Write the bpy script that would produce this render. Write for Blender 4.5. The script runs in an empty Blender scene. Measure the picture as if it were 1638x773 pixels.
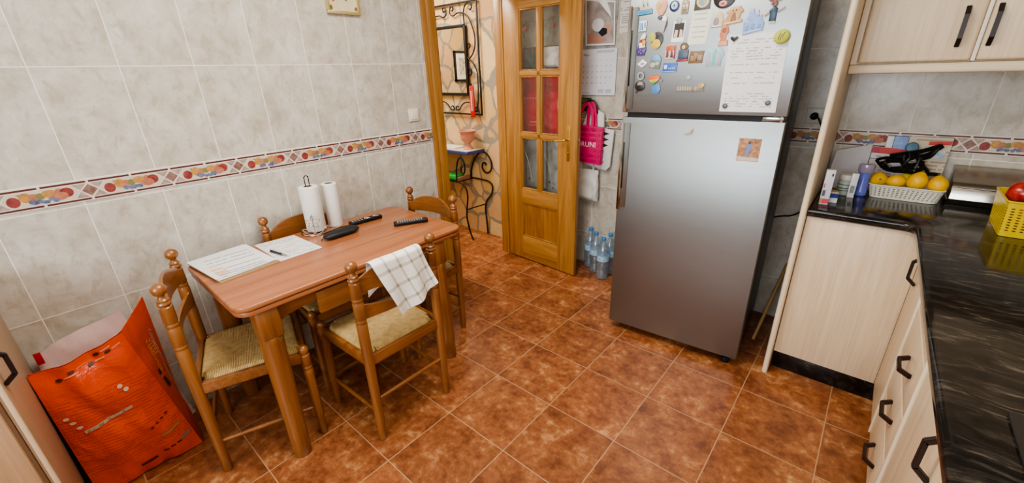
import bpy, bmesh, math, random
from mathutils import Vector, Matrix, noise
random.seed(7)
PI = math.pi
sin, cos = math.sin, math.cos
COL = bpy.context.scene.collection
XF = {}          # object name -> placement matrix of its root
I4 = Matrix.Identity(4)
T = Matrix.Translation
def RX(a): return Matrix.Rotation(a, 4, 'X')
def RY(a): return Matrix.Rotation(a, 4, 'Y')
def RZ(a): return Matrix.Rotation(a, 4, 'Z')

# ------------------------------------------------------------------ materials
def hexc(h):
    h = h.lstrip('#')
    v = [int(h[i:i + 2], 16) / 255 for i in (0, 2, 4)]
    return tuple(x / 12.92 if x <= .04045 else ((x + .055) / 1.055) ** 2.4 for x in v) + (1,)
def col(c): return hexc(c) if isinstance(c, str) else (tuple(c) + (1,))[:4]
class NT:
    def __init__(s, name):
        s.m = bpy.data.materials.new(name); s.m.use_nodes = True
        s.t = s.m.node_tree; s.n = s.t.nodes
        s.b = s.n['Principled BSDF']; s.out = s.n['Material Output']
    def new(s, k, **kw):
        n = s.n.new(k)
        for a, v in kw.items(): setattr(n, a, v)
        return n
    def put(s, sock, v):
        if isinstance(v, bpy.types.NodeSocket): s.t.links.new(v, sock)
        elif v is not None: sock.default_value = v
    def math(s, op, a, b=None, c=None):
        n = s.new('ShaderNodeMath', operation=op)
        for i, v in enumerate((a, b, c)):
            if v is not None: s.put(n.inputs[i], v)
        return n.outputs[0]
    def mix(s, f, a, b, mode='MIX'):
        n = s.new('ShaderNodeMix', data_type='RGBA', blend_type=mode)
        s.put(n.inputs[0], f); s.put(n.inputs[6], a); s.put(n.inputs[7], b)
        return n.outputs[2]
    def coord(s, k='Object'): return s.new('ShaderNodeTexCoord').outputs[k]
    def sep(s, v):
        n = s.new('ShaderNodeSeparateXYZ'); s.put(n.inputs[0], v); return n.outputs
    def comb(s, x=0, y=0, z=0):
        n = s.new('ShaderNodeCombineXYZ')
        for i, v in enumerate((x, y, z)): s.put(n.inputs[i], v)
        return n.outputs[0]
    def mapping(s, v, scale=(1, 1, 1), loc=(0, 0, 0), rot=(0, 0, 0)):
        n = s.new('ShaderNodeMapping'); s.put(n.inputs[0], v)
        n.inputs[1].default_value = loc; n.inputs[2].default_value = rot; n.inputs[3].default_value = scale
        return n.outputs[0]
    def noise(s, v, scale=5, detail=4, rough=.55, dist=0, out=0):
        n = s.new('ShaderNodeTexNoise'); s.put(n.inputs['Vector'], v)
        n.inputs['Scale'].default_value = scale; n.inputs['Detail'].default_value = detail
        n.inputs['Roughness'].default_value = rough; n.inputs['Distortion'].default_value = dist
        return n.outputs[out]
    def white(s, v, out='Value'):
        n = s.new('ShaderNodeTexWhiteNoise', noise_dimensions='3D'); s.put(n.inputs['Vector'], v)
        return n.outputs[out]
    def ramp(s, f, stops, interp='LINEAR'):
        n = s.new('ShaderNodeValToRGB'); n.color_ramp.interpolation = interp
        e = n.color_ramp.elements
        while len(e) < len(stops): e.new(.5)
        for el, (p, c) in zip(e, stops): el.position = p; el.color = col(c)
        s.put(n.inputs[0], f); return n.outputs[0]
    def vadd(s, a, b):
        n = s.new('ShaderNodeVectorMath', operation='ADD'); s.put(n.inputs[0], a); s.put(n.inputs[1], b); return n.outputs[0]
    def vmul(s, a, k):
        n = s.new('ShaderNodeVectorMath', operation='SCALE'); s.put(n.inputs[0], a); s.put(n.inputs['Scale'], k); return n.outputs[0]
    def bump(s, h, strength=.2, dist=.002):
        n = s.new('ShaderNodeBump'); n.inputs['Strength'].default_value = strength
        n.inputs['Distance'].default_value = dist; s.put(n.inputs['Height'], h)
        s.t.links.new(n.outputs[0], s.b.inputs['Normal'])
    def set(s, color=None, rough=None, metal=None, spec=None, coat=None, trans=None, alpha=None, emis=None):
        for k, v in (('Base Color', color), ('Roughness', rough), ('Metallic', metal), ('Specular IOR Level', spec),
                     ('Coat Weight', coat), ('Transmission Weight', trans), ('Alpha', alpha)):
            if v is not None: s.put(s.b.inputs[k], v)
        return s.m
def plain(name, c, rough=.5, metal=0, spec=.5, coat=0, var=.08, scale=30):
    """solid colour with slight procedural variation"""
    n = NT(name); c = col(c)
    f = n.noise(n.coord(), scale, 3)
    lo = tuple(x * (1 - var) for x in c[:3]) + (1,); hi = tuple(min(1, x * (1 + var)) for x in c[:3]) + (1,)
    return n.set(n.mix(f, lo, hi), rough, metal, spec, coat)
def wood(name, dark, light, axis=2, scale=14, rough=.35, coat=.3, stretch=.07, fine=.25):
    n = NT(name); sc = [scale] * 3; sc[axis] = scale * stretch
    v = n.mapping(n.coord(), scale=sc)
    a = n.noise(v, 1.6, 5, .6, 1.2)
    sc2 = [scale * 9] * 3; sc2[axis] = scale * .25
    b = n.noise(n.mapping(n.coord(), scale=sc2), 1, 2)
    f = n.math('ADD', n.math('MULTIPLY', a, 1 - fine), n.math('MULTIPLY', b, fine))
    c = n.ramp(f, [(.32, dark), (.66, light)])
    n.bump(b, .08, .001)
    n.b.inputs['Coat Roughness'].default_value = .2
    return n.set(c, rough, coat=coat)
def floor_mat():
    n = NT('terracotta_floor_tile'); S = .34
    o = n.sep(n.coord())
    u = n.math('DIVIDE', n.math('SUBTRACT', o[0], .687), S); v = n.math('DIVIDE', o[1], S)
    cell = n.comb(n.math('FLOOR', u), n.math('FLOOR', v), 0)
    def edge(x): return n.math('MULTIPLY', n.math('ABSOLUTE', n.math('SUBTRACT', n.math('FRACT', n.math('ADD', x, .5)), .5)), S)
    d = n.math('MINIMUM', edge(u), edge(v))
    g = n.math('LESS_THAN', d, .0022)
    off = n.vmul(n.white(cell, 'Color'), 7.0)
    p = n.vadd(n.coord(), off)
    f = n.noise(p, 8, 8, .66, .25)
    f2 = n.noise(p, 34, 6, .68, .15)
    ff = n.math('ADD', n.math('MULTIPLY', f, .6), n.math('MULTIPLY', f2, .4))
    c = n.ramp(ff, [(.32, '#552c1b'), (.44, '#7e4a2d'), (.55, '#9d633d'), (.67, '#cd9f6e')])
    tint = n.math('ADD', .86, n.math('MULTIPLY', n.white(cell), .24))
    c = n.mix(1, c, n.comb(tint, tint, tint), 'MULTIPLY')
    c = n.mix(g, c, col('#b08a68'))
    n.bump(n.math('SUBTRACT', ff, n.math('MULTIPLY', g, .8)), .25, .002)
    r = n.math('ADD', .24, n.math('MULTIPLY', f2, .18))
    return n.set(c, r, spec=.5)
def tile_mat(name, axis, phase, tw):
    n = NT(name); o = n.sep(n.coord()); h = o[axis]; z = o[2]
    u = n.math('DIVIDE', n.math('SUBTRACT', h, phase), tw)
    up = n.math('GREATER_THAN', z, 1.11)
    base = n.math('ADD', .6645, n.math('MULTIPLY', up, 1.557 - .6645))
    v = n.math('DIVIDE', n.math('SUBTRACT', z, base), .398)
    cell = n.comb(n.math('FLOOR', u), n.math('FLOOR', v), up)
    def edge(x, S): return n.math('MULTIPLY', n.math('ABSOLUTE', n.math('SUBTRACT', n.math('FRACT', n.math('ADD', x, .5)), .5)), S)
    d = n.math('MINIMUM', edge(u, tw), edge(v, .398))
    g = n.math('LESS_THAN', d, .0017)
    p = n.vadd(n.coord(), n.vmul(n.white(cell, 'Color'), 5.0))
    f = n.noise(p, 9, 9, .68, .3)
    v2 = n.noise(n.mapping(p, scale=(1, 1, .55), rot=(.7, .7, 0)), 26, 8, .68, .4)
    vm = n.ramp(v2, [(.50, '#000000'), (.66, '#ffffff')])
    c = n.ramp(f, [(.30, '#ada394'), (.45, '#bfb8ac'), (.58, '#cac5bb'), (.72, '#d3cfc8')])
    c = n.mix(n.math('MULTIPLY', vm, n.math('MULTIPLY', f, .85)), c, col('#94866f'))
    c = n.mix(g, c, col('#e6e2d8'))
    n.bump(n.math('SUBTRACT', 1, g), .25, .0015)
    return n.set(c, n.math('ADD', .25, n.math('MULTIPLY', g, .4)), spec=.45)
def stone_mat():
    n = NT('flagstone_cladding')
    p = n.vadd(n.coord(), n.vmul(n.noise(n.coord(), 4, 3, out=1), .12))
    p = n.mapping(p, scale=(1, 1, .8))
    e = n.new('ShaderNodeTexVoronoi', feature='DISTANCE_TO_EDGE'); n.put(e.inputs['Vector'], p); e.inputs['Scale'].default_value = 5.2
    k = n.new('ShaderNodeTexVoronoi', feature='F1'); n.put(k.inputs['Vector'], p); k.inputs['Scale'].default_value = 5.2
    r = n.sep(k.outputs['Color'])[0]
    c = n.ramp(r, [(0, '#c6a468'), (.3, '#dcc494'), (.55, '#c59b74'), (.75, '#dfca9c'), (1, '#b98d68')])
    c = n.mix(n.math('MULTIPLY', n.noise(n.coord(), 18, 6), .5), c, col('#b9895a'))
    m = n.math('LESS_THAN', e.outputs['Distance'], n.math('ADD', .012, n.math('MULTIPLY', n.noise(n.coord(), 12, 3), .085)))
    c = n.mix(m, c, n.mix(n.noise(n.coord(), 25, 3), col('#837b6c'), col('#9a917f')))
    n.bump(n.math('ADD', n.math('MULTIPLY', n.math('SUBTRACT', 1, m), .6), n.math('MULTIPLY', n.noise(n.coord(), 30, 5), .4)), .5, .01)
    return n.set(c, .75)
def steel(name, c='#b9bab8', rough=.3, axis=0):
    n = NT(name); sc = [260] * 3; sc[axis] = 4
    f = n.noise(n.mapping(n.coord(), scale=sc), 1, 2)
    cc = col(c); n.bump(f, .05, .0006)
    return n.set(n.mix(f, tuple(x * .9 for x in cc[:3]) + (1,), cc), n.math('ADD', rough - .04, n.math('MULTIPLY', f, .09)), 1)
def granite():
    n = NT('black_veined_worktop')
    w = n.vadd(n.coord(), n.vmul(n.noise(n.coord(), 3.5, 3, out=1), .16))
    v = n.mapping(w, scale=(6, 40, 10), rot=(0, 0, .12))
    a = n.noise(v, 1.3, 9, .68, .7)
    b = n.noise(w, 6, 4)
    f = n.math('MULTIPLY', a, n.math('ADD', .55, n.math('MULTIPLY', b, .9)))
    c = n.ramp(f, [(.36, '#0c0b0b'), (.50, '#1b1816'), (.60, '#332e29'), (.71, '#5d554c'), (.84, '#8f867a')])
    n.bump(n.noise(n.coord(), 60, 3), .03, .001)
    return n.set(c, .11, spec=.38)
def thin_glass(name, tint='#dfe6e6', haze=.12, rough=.03, refl=.05):
    n = NT(name)
    tr = n.new('ShaderNodeBsdfTransparent'); tr.inputs[0].default_value = col(tint)
    gl = n.new('ShaderNodeBsdfGlossy'); gl.inputs['Roughness'].default_value = rough
    df = n.new('ShaderNodeBsdfDiffuse'); df.inputs[0].default_value = col('#e8ecec')
    m1 = n.new('ShaderNodeMixShader'); m2 = n.new('ShaderNodeMixShader')
    hz = n.math('MULTIPLY', n.noise(n.coord(), 40, 3), haze * 2)
    n.put(m1.inputs[0], hz); n.put(m1.inputs[1], tr.outputs[0]); n.put(m1.inputs[2], df.outputs[0])
    m2.inputs[0].default_value = refl; n.put(m2.inputs[1], m1.outputs[0]); n.put(m2.inputs[2], gl.outputs[0])
    n.put(n.out.inputs[0], m2.outputs[0]); return n.m
def rush():
    n = NT('woven_rush'); o = n.sep(n.coord())
    m = n.math('GREATER_THAN', n.math('ABSOLUTE', o[0]), n.math('ABSOLUTE', o[1]))
    t = n.math('ADD', n.math('MULTIPLY', m, o[1]), n.math('MULTIPLY', n.math('SUBTRACT', 1, m), o[0]))
    t = n.math('ADD', t, n.math('MULTIPLY', n.noise(n.coord(), 25, 3), .004))
    s = n.math('ADD', .5, n.math('MULTIPLY', n.math('SINE', n.math('MULTIPLY', t, 1100)), .5))
    f = n.math('ADD', n.math('MULTIPLY', s, .45), n.math('MULTIPLY', n.noise(n.coord(), 45, 4), .55))
    c = n.ramp(f, [(.22, '#8a6a3c'), (.5, '#b99a62'), (.8, '#d6bd88')])
    n.bump(s, .5, .002)
    return n.set(c, .7, spec=.3)
def cabwood(name, axis=2, dark='#cdb494', light='#e2cfb2', rough=.42):
    return wood(name, dark, light, axis, 16, rough, .1, .05, .45)
def printed(name, paper='#f1f0ee', ink='#4a4a55', ux=(1, 0, 0), uy=(0, 0, 1), pitch=.008, char=60, dens=.45, x0=None, x1=None, rough=.6, fill=.42):
    """paper with rows of small print: dashes along ux, rows along uy (object space)"""
    n = NT(name); o = n.coord()
    def dot(v):
        k = n.new('ShaderNodeVectorMath', operation='DOT_PRODUCT'); n.put(k.inputs[0], o); k.inputs[1].default_value = v
        return k.outputs['Value']
    x = dot(ux); y = n.math('DIVIDE', dot(uy), pitch)
    row = n.math('FLOOR', y); fr = n.math('FRACT', y)
    inrow = n.math('MULTIPLY', n.math('GREATER_THAN', fr, .5 - fill / 2), n.math('LESS_THAN', fr, .5 + fill / 2))
    w = n.noise(n.comb(n.math('MULTIPLY', x, char), n.math('MULTIPLY', row, 3.7), 0), 1, 1)
    ln = n.white(n.comb(row, 3, 1))
    on = n.math('MULTIPLY', n.math('GREATER_THAN', w, 1 - dens - .1), n.math('GREATER_THAN', ln, .3))
    f = n.math('MULTIPLY', inrow, on)
    if x0 is not None:
        f = n.math('MULTIPLY', f, n.math('MULTIPLY', n.math('GREATER_THAN', x, x0), n.math('LESS_THAN', x, x1)))
    return n.set(n.mix(n.math('MULTIPLY', f, .75), col(paper), col(ink)), rough)
def plaid():
    n = NT('plaid_cotton'); uv = n.sep(n.coord('UV'))
    def band(x, k, w, o=0.): return n.math('LESS_THAN', n.math('FRACT', n.math('ADD', n.math('MULTIPLY', x, k), o)), w)
    a = band(uv[0], 4.3, .19, .2)
    b = band(uv[1], 4.6, .19, .1)
    f = n.math('MULTIPLY', n.math('ADD', a, b), .46)
    wv = n.noise(n.coord('UV'), 130, 2)
    n.bump(wv, .3, .001)
    return n.set(n.mix(f, col('#f2efe8'), col('#8f8874')), .85, spec=.2)
def blotch(name, stops, scale=20, rough=.5, seed=0):
    n = NT(name); p = n.mapping(n.coord(), loc=(seed, seed * 1.7, seed * .6))
    return n.set(n.ramp(n.noise(p, scale, 4, .6, .6), stops), rough)

M = {}
M['floor'] = floor_mat()
M['tileL'] = tile_mat('marbled_wall_tile_left', 1, -.8433, .24398)
M['tileB'] = tile_mat('marbled_wall_tile_back', 0, 2.386 - .2425 * 8, .2425)
M['stone'] = stone_mat()
M['ceil'] = plain('white_ceiling_paint', '#e8e4dc', .9)
M['oak'] = wood('oak_door_varnish', '#865a2a', '#b98847', 2, 12, .35, .3)
M['oakx'] = wood('oak_door_varnish_cross', '#865a2a', '#b98847', 0, 12, .35, .3)
M['oakd'] = wood('oak_panel_varnish', '#7c4f24', '#a6753b', 2, 12, .35, .3)
M['top'] = wood('cherry_table_laminate', '#935433', '#b5784e', 1, 10, .32, .25, .04, .4)
M['honey'] = wood('honey_pine_varnish', '#6c4020', '#9c6535', 2, 10, .28, .5)
M['honeyx'] = wood('honey_pine_varnish_cross', '#6c4020', '#9c6535', 0, 10, .28, .5)
M['honeyy'] = wood('honey_pine_varnish_long', '#6c4020', '#9c6535', 1, 10, .28, .5)
M['rush'] = rush()
M['steel'] = steel('brushed_steel_door', '#979b9c', .39, 0)
M['chrome'] = plain('polished_steel', '#c8c8c6', .16, 1, var=.03)
M['steel2'] = steel('satin_steel_lid', '#b7b3aa', .24, 0)
M['dark'] = plain('dark_grey_cabinet_paint', '#34363a', .35)
M['black'] = plain('black_plastic', '#0e0e10', .35)
M['rubber'] = plain('black_rubber', '#151515', .6)
M['iron'] = plain('wrought_iron', '#1d1a18', .45, .3)
M['cab'] = cabwood('pale_birch_front', 2)
M['caby'] = cabwood('pale_birch_edge', 2, '#d8c3a4', '#eadcc4')  # paler birch; also paints the highlights along cabinet front edges
M['cabx'] = cabwood('pale_birch_rail', 0, '#d2bc9c', '#e6d5ba')
M['cabb'] = plain('white_melamine', '#d9d2c4', .5)
M['granite'] = granite()
M['handle'] = plain('bronze_brown_handle', '#2b1d1a', .42, .15)
M['white'] = plain('white_plastic', '#e8e6e0', .4, var=.03)
M['cream'] = plain('cream_plastic', '#ded8c6', .4, var=.03)
M['paper'] = plain('white_paper', '#efeeec', .7, var=.03)
M['brass'] = plain('polished_brass', '#e0bd70', .34, 1, var=.05)
M['gold'] = plain('gilt_frame', '#cdbb86', .35, .5)
M['mirror'] = plain('mirror_silvering', '#e6e6e4', .01, 1, var=.0)
M['glass'] = thin_glass('door_pane_glass', '#f3f5f4', .022, .05, .02)
M['water'] = thin_glass('clear_plastic_bottle', '#e2edf6', .14, .12, .12)
M['waterfill'] = thin_glass('bottled_water', '#e4eef6', .05, .04, .06)
M['winglass'] = thin_glass('window_glass', '#f8fafa', .02)

# ------------------------------------------------------------------ mesh builder
class MB:
    def __init__(s): s.bm = bmesh.new(); s.uv = s.bm.loops.layers.uv.new('uv'); s.mi = 0
    def m(s, i): s.mi = i; return s
    def raw(s, verts, faces, X=I4, uvs=None):
        vs = [s.bm.verts.new(X @ Vector(v)) for v in verts]; out = []
        for f in faces:
            try: fc = s.bm.faces.new([vs[i] for i in f])
            except ValueError: continue
            fc.material_index = s.mi; fc.smooth = True; out.append(fc)
            if uvs:
                for l, i in zip(fc.loops, f): l[s.uv].uv = uvs[i]
        return s
    def merge(s, b, X=I4):
        b.verts.index_update()
        s.raw([v.co for v in b.verts], [[v.index for v in f.verts] for f in b.faces], X); b.free(); return s
    def box(s, x0, x1, y0, y1, z0, z1, bev=0, seg=2, X=I4):
        b = bmesh.new(); bmesh.ops.create_cube(b, size=1)
        for v in b.verts: v.co = Vector(((x0 + x1) / 2 + v.co.x * (x1 - x0), (y0 + y1) / 2 + v.co.y * (y1 - y0), (z0 + z1) / 2 + v.co.z * (z1 - z0)))
        if bev: bmesh.ops.bevel(b, geom=b.edges[:], offset=bev, segments=seg, profile=.5, affect='EDGES')
        return s.merge(b, X)
    def prism(s, pts, d0, d1, X=I4, bev=0, seg=2):
        """polygon in local xy extruded along local z"""
        b = bmesh.new(); vs = [b.verts.new((x, y, d0)) for x, y in pts]; f = b.faces.new(vs)
        r = bmesh.ops.extrude_face_region(b, geom=[f])
        for v in r['geom']:
            if isinstance(v, bmesh.types.BMVert): v.co.z = d1
        bmesh.ops.recalc_face_normals(b, faces=b.faces[:])
        if bev:
            ed = [e for e in b.edges if abs(e.verts[0].co.z - e.verts[1].co.z) < 1e-7]
            bmesh.ops.bevel(b, geom=ed, offset=bev, segments=seg, profile=.5, affect='EDGES')
        return s.merge(b, X)
    def lathe(s, prof, n=20, X=I4, sx=1, sy=1):
        V = []; F = []; k = len(prof)
        for r, z in prof:
            for j in range(n): V.append((r * cos(2 * PI * j / n) * sx, r * sin(2 * PI * j / n) * sy, z))
        for i in range(k - 1):
            for j in range(n): F.append((i * n + j, i * n + (j + 1) % n, (i + 1) * n + (j + 1) % n, (i + 1) * n + j))
        if prof[0][0] > 1e-6: F.append(tuple(range(n - 1, -1, -1)))
        if prof[-1][0] > 1e-6: F.append(tuple((k - 1) * n + j for j in range(n)))
        return s.raw(V, F, X)
    def tube(s, pts, r, n=8, closed=False, X=I4):
        P = [Vector(p) for p in pts]; k = len(P); V = []; F = []
        R = r if isinstance(r, (list, tuple)) else [r] * k
        t0 = (P[1] - P[0]).normalized(); up = Vector((0, 0, 1)) if abs(t0.z) < .9 else Vector((1, 0, 0))
        nrm = t0.cross(up).normalized()
        for i in range(k):
            if closed: t = P[(i + 1) % k] - P[i - 1]
            else: t = P[min(i + 1, k - 1)] - P[max(i - 1, 0)]
            t.normalize(); nrm = (nrm - t * nrm.dot(t))
            if nrm.length < 1e-6: nrm = t.orthogonal()
            nrm.normalize(); bn = t.cross(nrm)
            for j in range(n):
                a = 2 * PI * j / n; V.append(P[i] + (nrm * cos(a) + bn * sin(a)) * R[i])
        for i in range(k if closed else k - 1):
            for j in range(n):
                a, b2 = i * n, ((i + 1) % k) * n
                F.append((a + j, a + (j + 1) % n, b2 + (j + 1) % n, b2 + j))
        if not closed: F += [tuple(range(n - 1, -1, -1)), tuple((k - 1) * n + j for j in range(n))]
        return s.raw(V, F, X)
    def ell(s, c, r, X=I4, nu=18, nv=12, fn=None):
        V = []; F = []
        for i in range(nv + 1):
            a = PI * i / nv
            for j in range(nu):
                b = 2 * PI * j / nu; d = Vector((sin(a) * cos(b), sin(a) * sin(b), -cos(a)))
                k = fn(d) if fn else 1
                V.append((c[0] + d.x * r[0] * k, c[1] + d.y * r[1] * k, c[2] + d.z * r[2] * k))
        for i in range(nv):
            for j in range(nu): F.append((i * nu + j, i * nu + (j + 1) % nu, (i + 1) * nu + (j + 1) % nu, (i + 1) * nu + j))
        s.raw(V, F, X); bmesh.ops.remove_doubles(s.bm, verts=s.bm.verts[:], dist=1e-6); return s
    def grid(s, fn, nu, nv, X=I4, thick=0):
        """surface fn(u,v) in 0..1; optional thickness along normals"""
        V = [Vector(fn(i / nu, j / nv)) for i in range(nu + 1) for j in range(nv + 1)]
        uv = [(i / nu, j / nv) for i in range(nu + 1) for j in range(nv + 1)]
        w = nv + 1; F = [(i * w + j, (i + 1) * w + j, (i + 1) * w + j + 1, i * w + j + 1) for i in range(nu) for j in range(nv)]
        if thick:
            N = []
            for i in range(nu + 1):
                for j in range(nv + 1):
                    du = V[min(i + 1, nu) * w + j] - V[max(i - 1, 0) * w + j]; dv = V[i * w + min(j + 1, nv)] - V[i * w + max(j - 1, 0)]
                    N.append(du.cross(dv).normalized() if du.cross(dv).length > 1e-12 else Vector((0, 0, 1)))
            k = len(V); V = V + [a - b * thick for a, b in zip(V, N)]; uv = uv + uv
            F = F + [tuple(x + k for x in reversed(f)) for f in F]
            ring = [i * w for i in range(nu + 1)] + [nu * w + j for j in range(1, nv + 1)] + [i * w + nv for i in range(nu - 1, -1, -1)] + [j for j in range(nv - 1, 0, -1)]
            for a, b2 in zip(ring, ring[1:] + ring[:1]): F.append((b2, a, a + k, b2 + k))
        return s.raw(V, F, X, uv)
    def text(s, body, size, X=I4, ext=.0003, align='CENTER'):
        cu = bpy.data.curves.new('lettering', 'FONT'); cu.body = body; cu.size = size; cu.extrude = ext
        cu.align_x = align; cu.align_y = 'CENTER'; cu.resolution_u = 2
        o = bpy.data.objects.new('lettering', cu); COL.objects.link(o)
        bpy.context.view_layer.update()
        me = bpy.data.meshes.new_from_object(o.evaluated_get(bpy.context.evaluated_depsgraph_get()))
        s.raw([v.co for v in me.vertices], [list(p.vertices) for p in me.polygons], X)
        bpy.data.objects.remove(o); bpy.data.curves.remove(cu); bpy.data.meshes.remove(me); return s
    def build(s, name, mats, parent=None, world=True, sharp=38, loc=None):
        root = parent
        X = XF.get(parent.name) if parent else None
        me = bpy.data.meshes.new(name)
        if X is not None and world: bmesh.ops.transform(s.bm, matrix=X.inverted(), verts=s.bm.verts[:])
        if loc is not None: bmesh.ops.transform(s.bm, matrix=T(-Vector(loc)), verts=s.bm.verts[:])
        s.bm.to_mesh(me); s.bm.free()
        for m in (mats if isinstance(mats, (list, tuple)) else [mats]): me.materials.append(m)
        try: me.set_sharp_from_angle(angle=math.radians(sharp))
        except Exception: pass
        o = bpy.data.objects.new(name, me); COL.objects.link(o)
        if parent: o.parent = parent; XF[o.name] = X if X is not None else I4
        else:
            XF[o.name] = T(Vector(loc)) if loc is not None else I4
            if loc is not None: o.location = loc
        return o
def thing(name, label, cat, loc=(0, 0, 0), rz=0, group=None):
    o = bpy.data.objects.new(name, None); COL.objects.link(o); o.empty_display_size = .05
    o.location = loc; o.rotation_euler = (0, 0, rz); XF[o.name] = T(Vector(loc)) @ RZ(rz)
    o['label'] = label; o['category'] = cat
    if group: o['group'] = group
    return o
def tag(o, label, cat, group=None):
    o['label'] = label; o['category'] = cat
    if group: o['group'] = group
    return o
def struct(o): o['kind'] = 'structure'; return o
def copy_tree(o, parent=None):
    c = o.copy(); COL.objects.link(c); c.parent = parent
    for ch in list(o.children): copy_tree(ch, c)
    return c
def spiral(c, r0, r1, a0, turns, n=26, ax=(1, 0, 0), az=(0, 0, 1)):
    c = Vector(c); ax = Vector(ax); az = Vector(az)
    return [c + (ax * cos(a0 + turns * 2 * PI * i / n) + az * sin(a0 + turns * 2 * PI * i / n)) * (r0 + (r1 - r0) * i / n) for i in range(n + 1)]
def smooth(pts, k=6):
    """Catmull-Rom through points"""
    P = [Vector(p) for p in pts]; P = [P[0] * 2 - P[1]] + P + [P[-1] * 2 - P[-2]]; out = []
    for i in range(1, len(P) - 2):
        a, b, c, d = P[i - 1:i + 3]
        for j in range(k):
            t = j / k
            out.append(.5 * ((2 * b) + (c - a) * t + (2 * a - 5 * b + 4 * c - d) * t * t + (3 * b - a - 3 * c + d) * t ** 3))
    out.append(P[-2]); return out
def circ(n=24, rx=1, ry=1, cx=0, cy=0, a0=0, a1=2 * PI):
    return [(cx + rx * cos(a0 + (a1 - a0) * i / n), cy + ry * sin(a0 + (a1 - a0) * i / n)) for i in range(n)]

# ------------------------------------------------------------------ camera
cam = bpy.data.cameras.new('camera'); co = bpy.data.objects.new('camera', cam); COL.objects.link(co)
yaw, pitch, roll = -.71865, -.38601, -.03165
fw = Vector((sin(yaw) * cos(pitch), cos(yaw) * cos(pitch), sin(pitch)))
r0 = Vector((cos(yaw), -sin(yaw), 0)); u0 = r0.cross(fw)
rr = r0 * cos(roll) + u0 * sin(roll); uu = -r0 * sin(roll) + u0 * cos(roll)
mw = Matrix((rr, uu, -fw)).transposed().to_4x4(); mw.translation = Vector((2.27935, -.94136, 1.49141))
co.matrix_world = mw
cam.sensor_fit = 'HORIZONTAL'; cam.sensor_width = 36; cam.lens = 666.84 / 1638 * 36
cam.clip_start = .02
bpy.context.scene.camera = co

# ------------------------------------------------------------------ room shell
YB, XR, YF, H = 1.85, 3.09, -2.8, 2.5
struct(MB().box(-2.2, XR + .1, YF - .1, YB + .1, -.1, 0).build('floor', M['floor']))
struct(MB().box(-2.2, XR + .1, YF - .1, YB + .1, H, H + .1).build('ceiling', M['ceil']))
DY0, DY1, DZ = .985, 1.612, 2.04
b = MB()
b.box(-.06, 0, YF, DY0, 0, H).box(-.06, 0, DY1, YB, 0, H).box(-.06, 0, DY0, DY1, DZ, H)
struct(b.build('wall_left', M['tileL']))
struct(MB().box(-.06, XR, YB, YB + .1, 0, H).build('wall_back', M['tileB']))
struct(MB().box(XR, XR + .1, YF, YB + .1, 0, H).build('wall_right', M['tileL']))
b = MB(); WX0, WX1, WZ0, WZ1 = .95, 2.75, .9, 2.2
b.box(-.06, WX0, YF - .1, YF, 0, H).box(WX1, XR, YF - .1, YF, 0, H).box(WX0, WX1, YF - .1, YF, 0, WZ0).box(WX0, WX1, YF - .1, YF, WZ1, H)
struct(b.build('wall_front', M['tileB']))
w = struct(MB().box(WX0, WX1, YF - .075, YF - .07, WZ0, WZ1).build('window_1', M['winglass']))
b = MB()
for x in (WX0 + .03, (WX0 + WX1) / 2, WX1 - .03): b.box(x - .03, x + .03, YF - .09, YF - .04, WZ0, WZ1, .004)
for z in (WZ0 + .03, WZ1 - .03): b.box(WX0, WX1, YF - .088, YF - .042, z - .03, z + .03, .004)
fr_ = b.build('window_frame', M['white'], w)
# hall behind the doorway
struct(MB().box(-2.0, -.06, YB, YB + .1, 0, H).build('wall_hall', M['stone']))
struct(MB().box(-2.1, -2.0, .2, YB + .1, 0, H).build('wall_hall_end', M['stone']))
struct(MB().box(-2.0, -.06, .2, .3, 0, H).build('wall_hall_side', plain('hall_plaster', '#e4d6bc', .8)))

# door casing: three stepped mouldings, jamb lining
b = MB()
def casing(y0, y1, flip):
    prof = [(0, 0), (.012, 0), (.017, .012), (.017, .03), (.012, .036), (.02, .048), (.022, .07), (.016, 1.0), (0, 1.0)]
    L = y1 - y0; pts = []
    for x, t in prof:
        yy = min(t, L); pts.append((x, (y1 - yy) if flip else (y0 + yy)))
    b.prism(pts, 0, DZ + .08, I4)
casing(.885, DY0 + .004, False); casing(DY1 - .004, 1.70, True)
b.box(0, .018, .885, 1.70, DZ + .0, DZ + .085, .003)
b.box(-.061, .001, DY0, DY0 + .012, 0, DZ, .002).box(-.061, .001, DY1 - .006, DY1, 0, DZ, .002).box(-.061, .001, DY0, DY1, DZ - .012, DZ, .002)
struct(b.build('trim_1', M['oak']))

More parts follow.
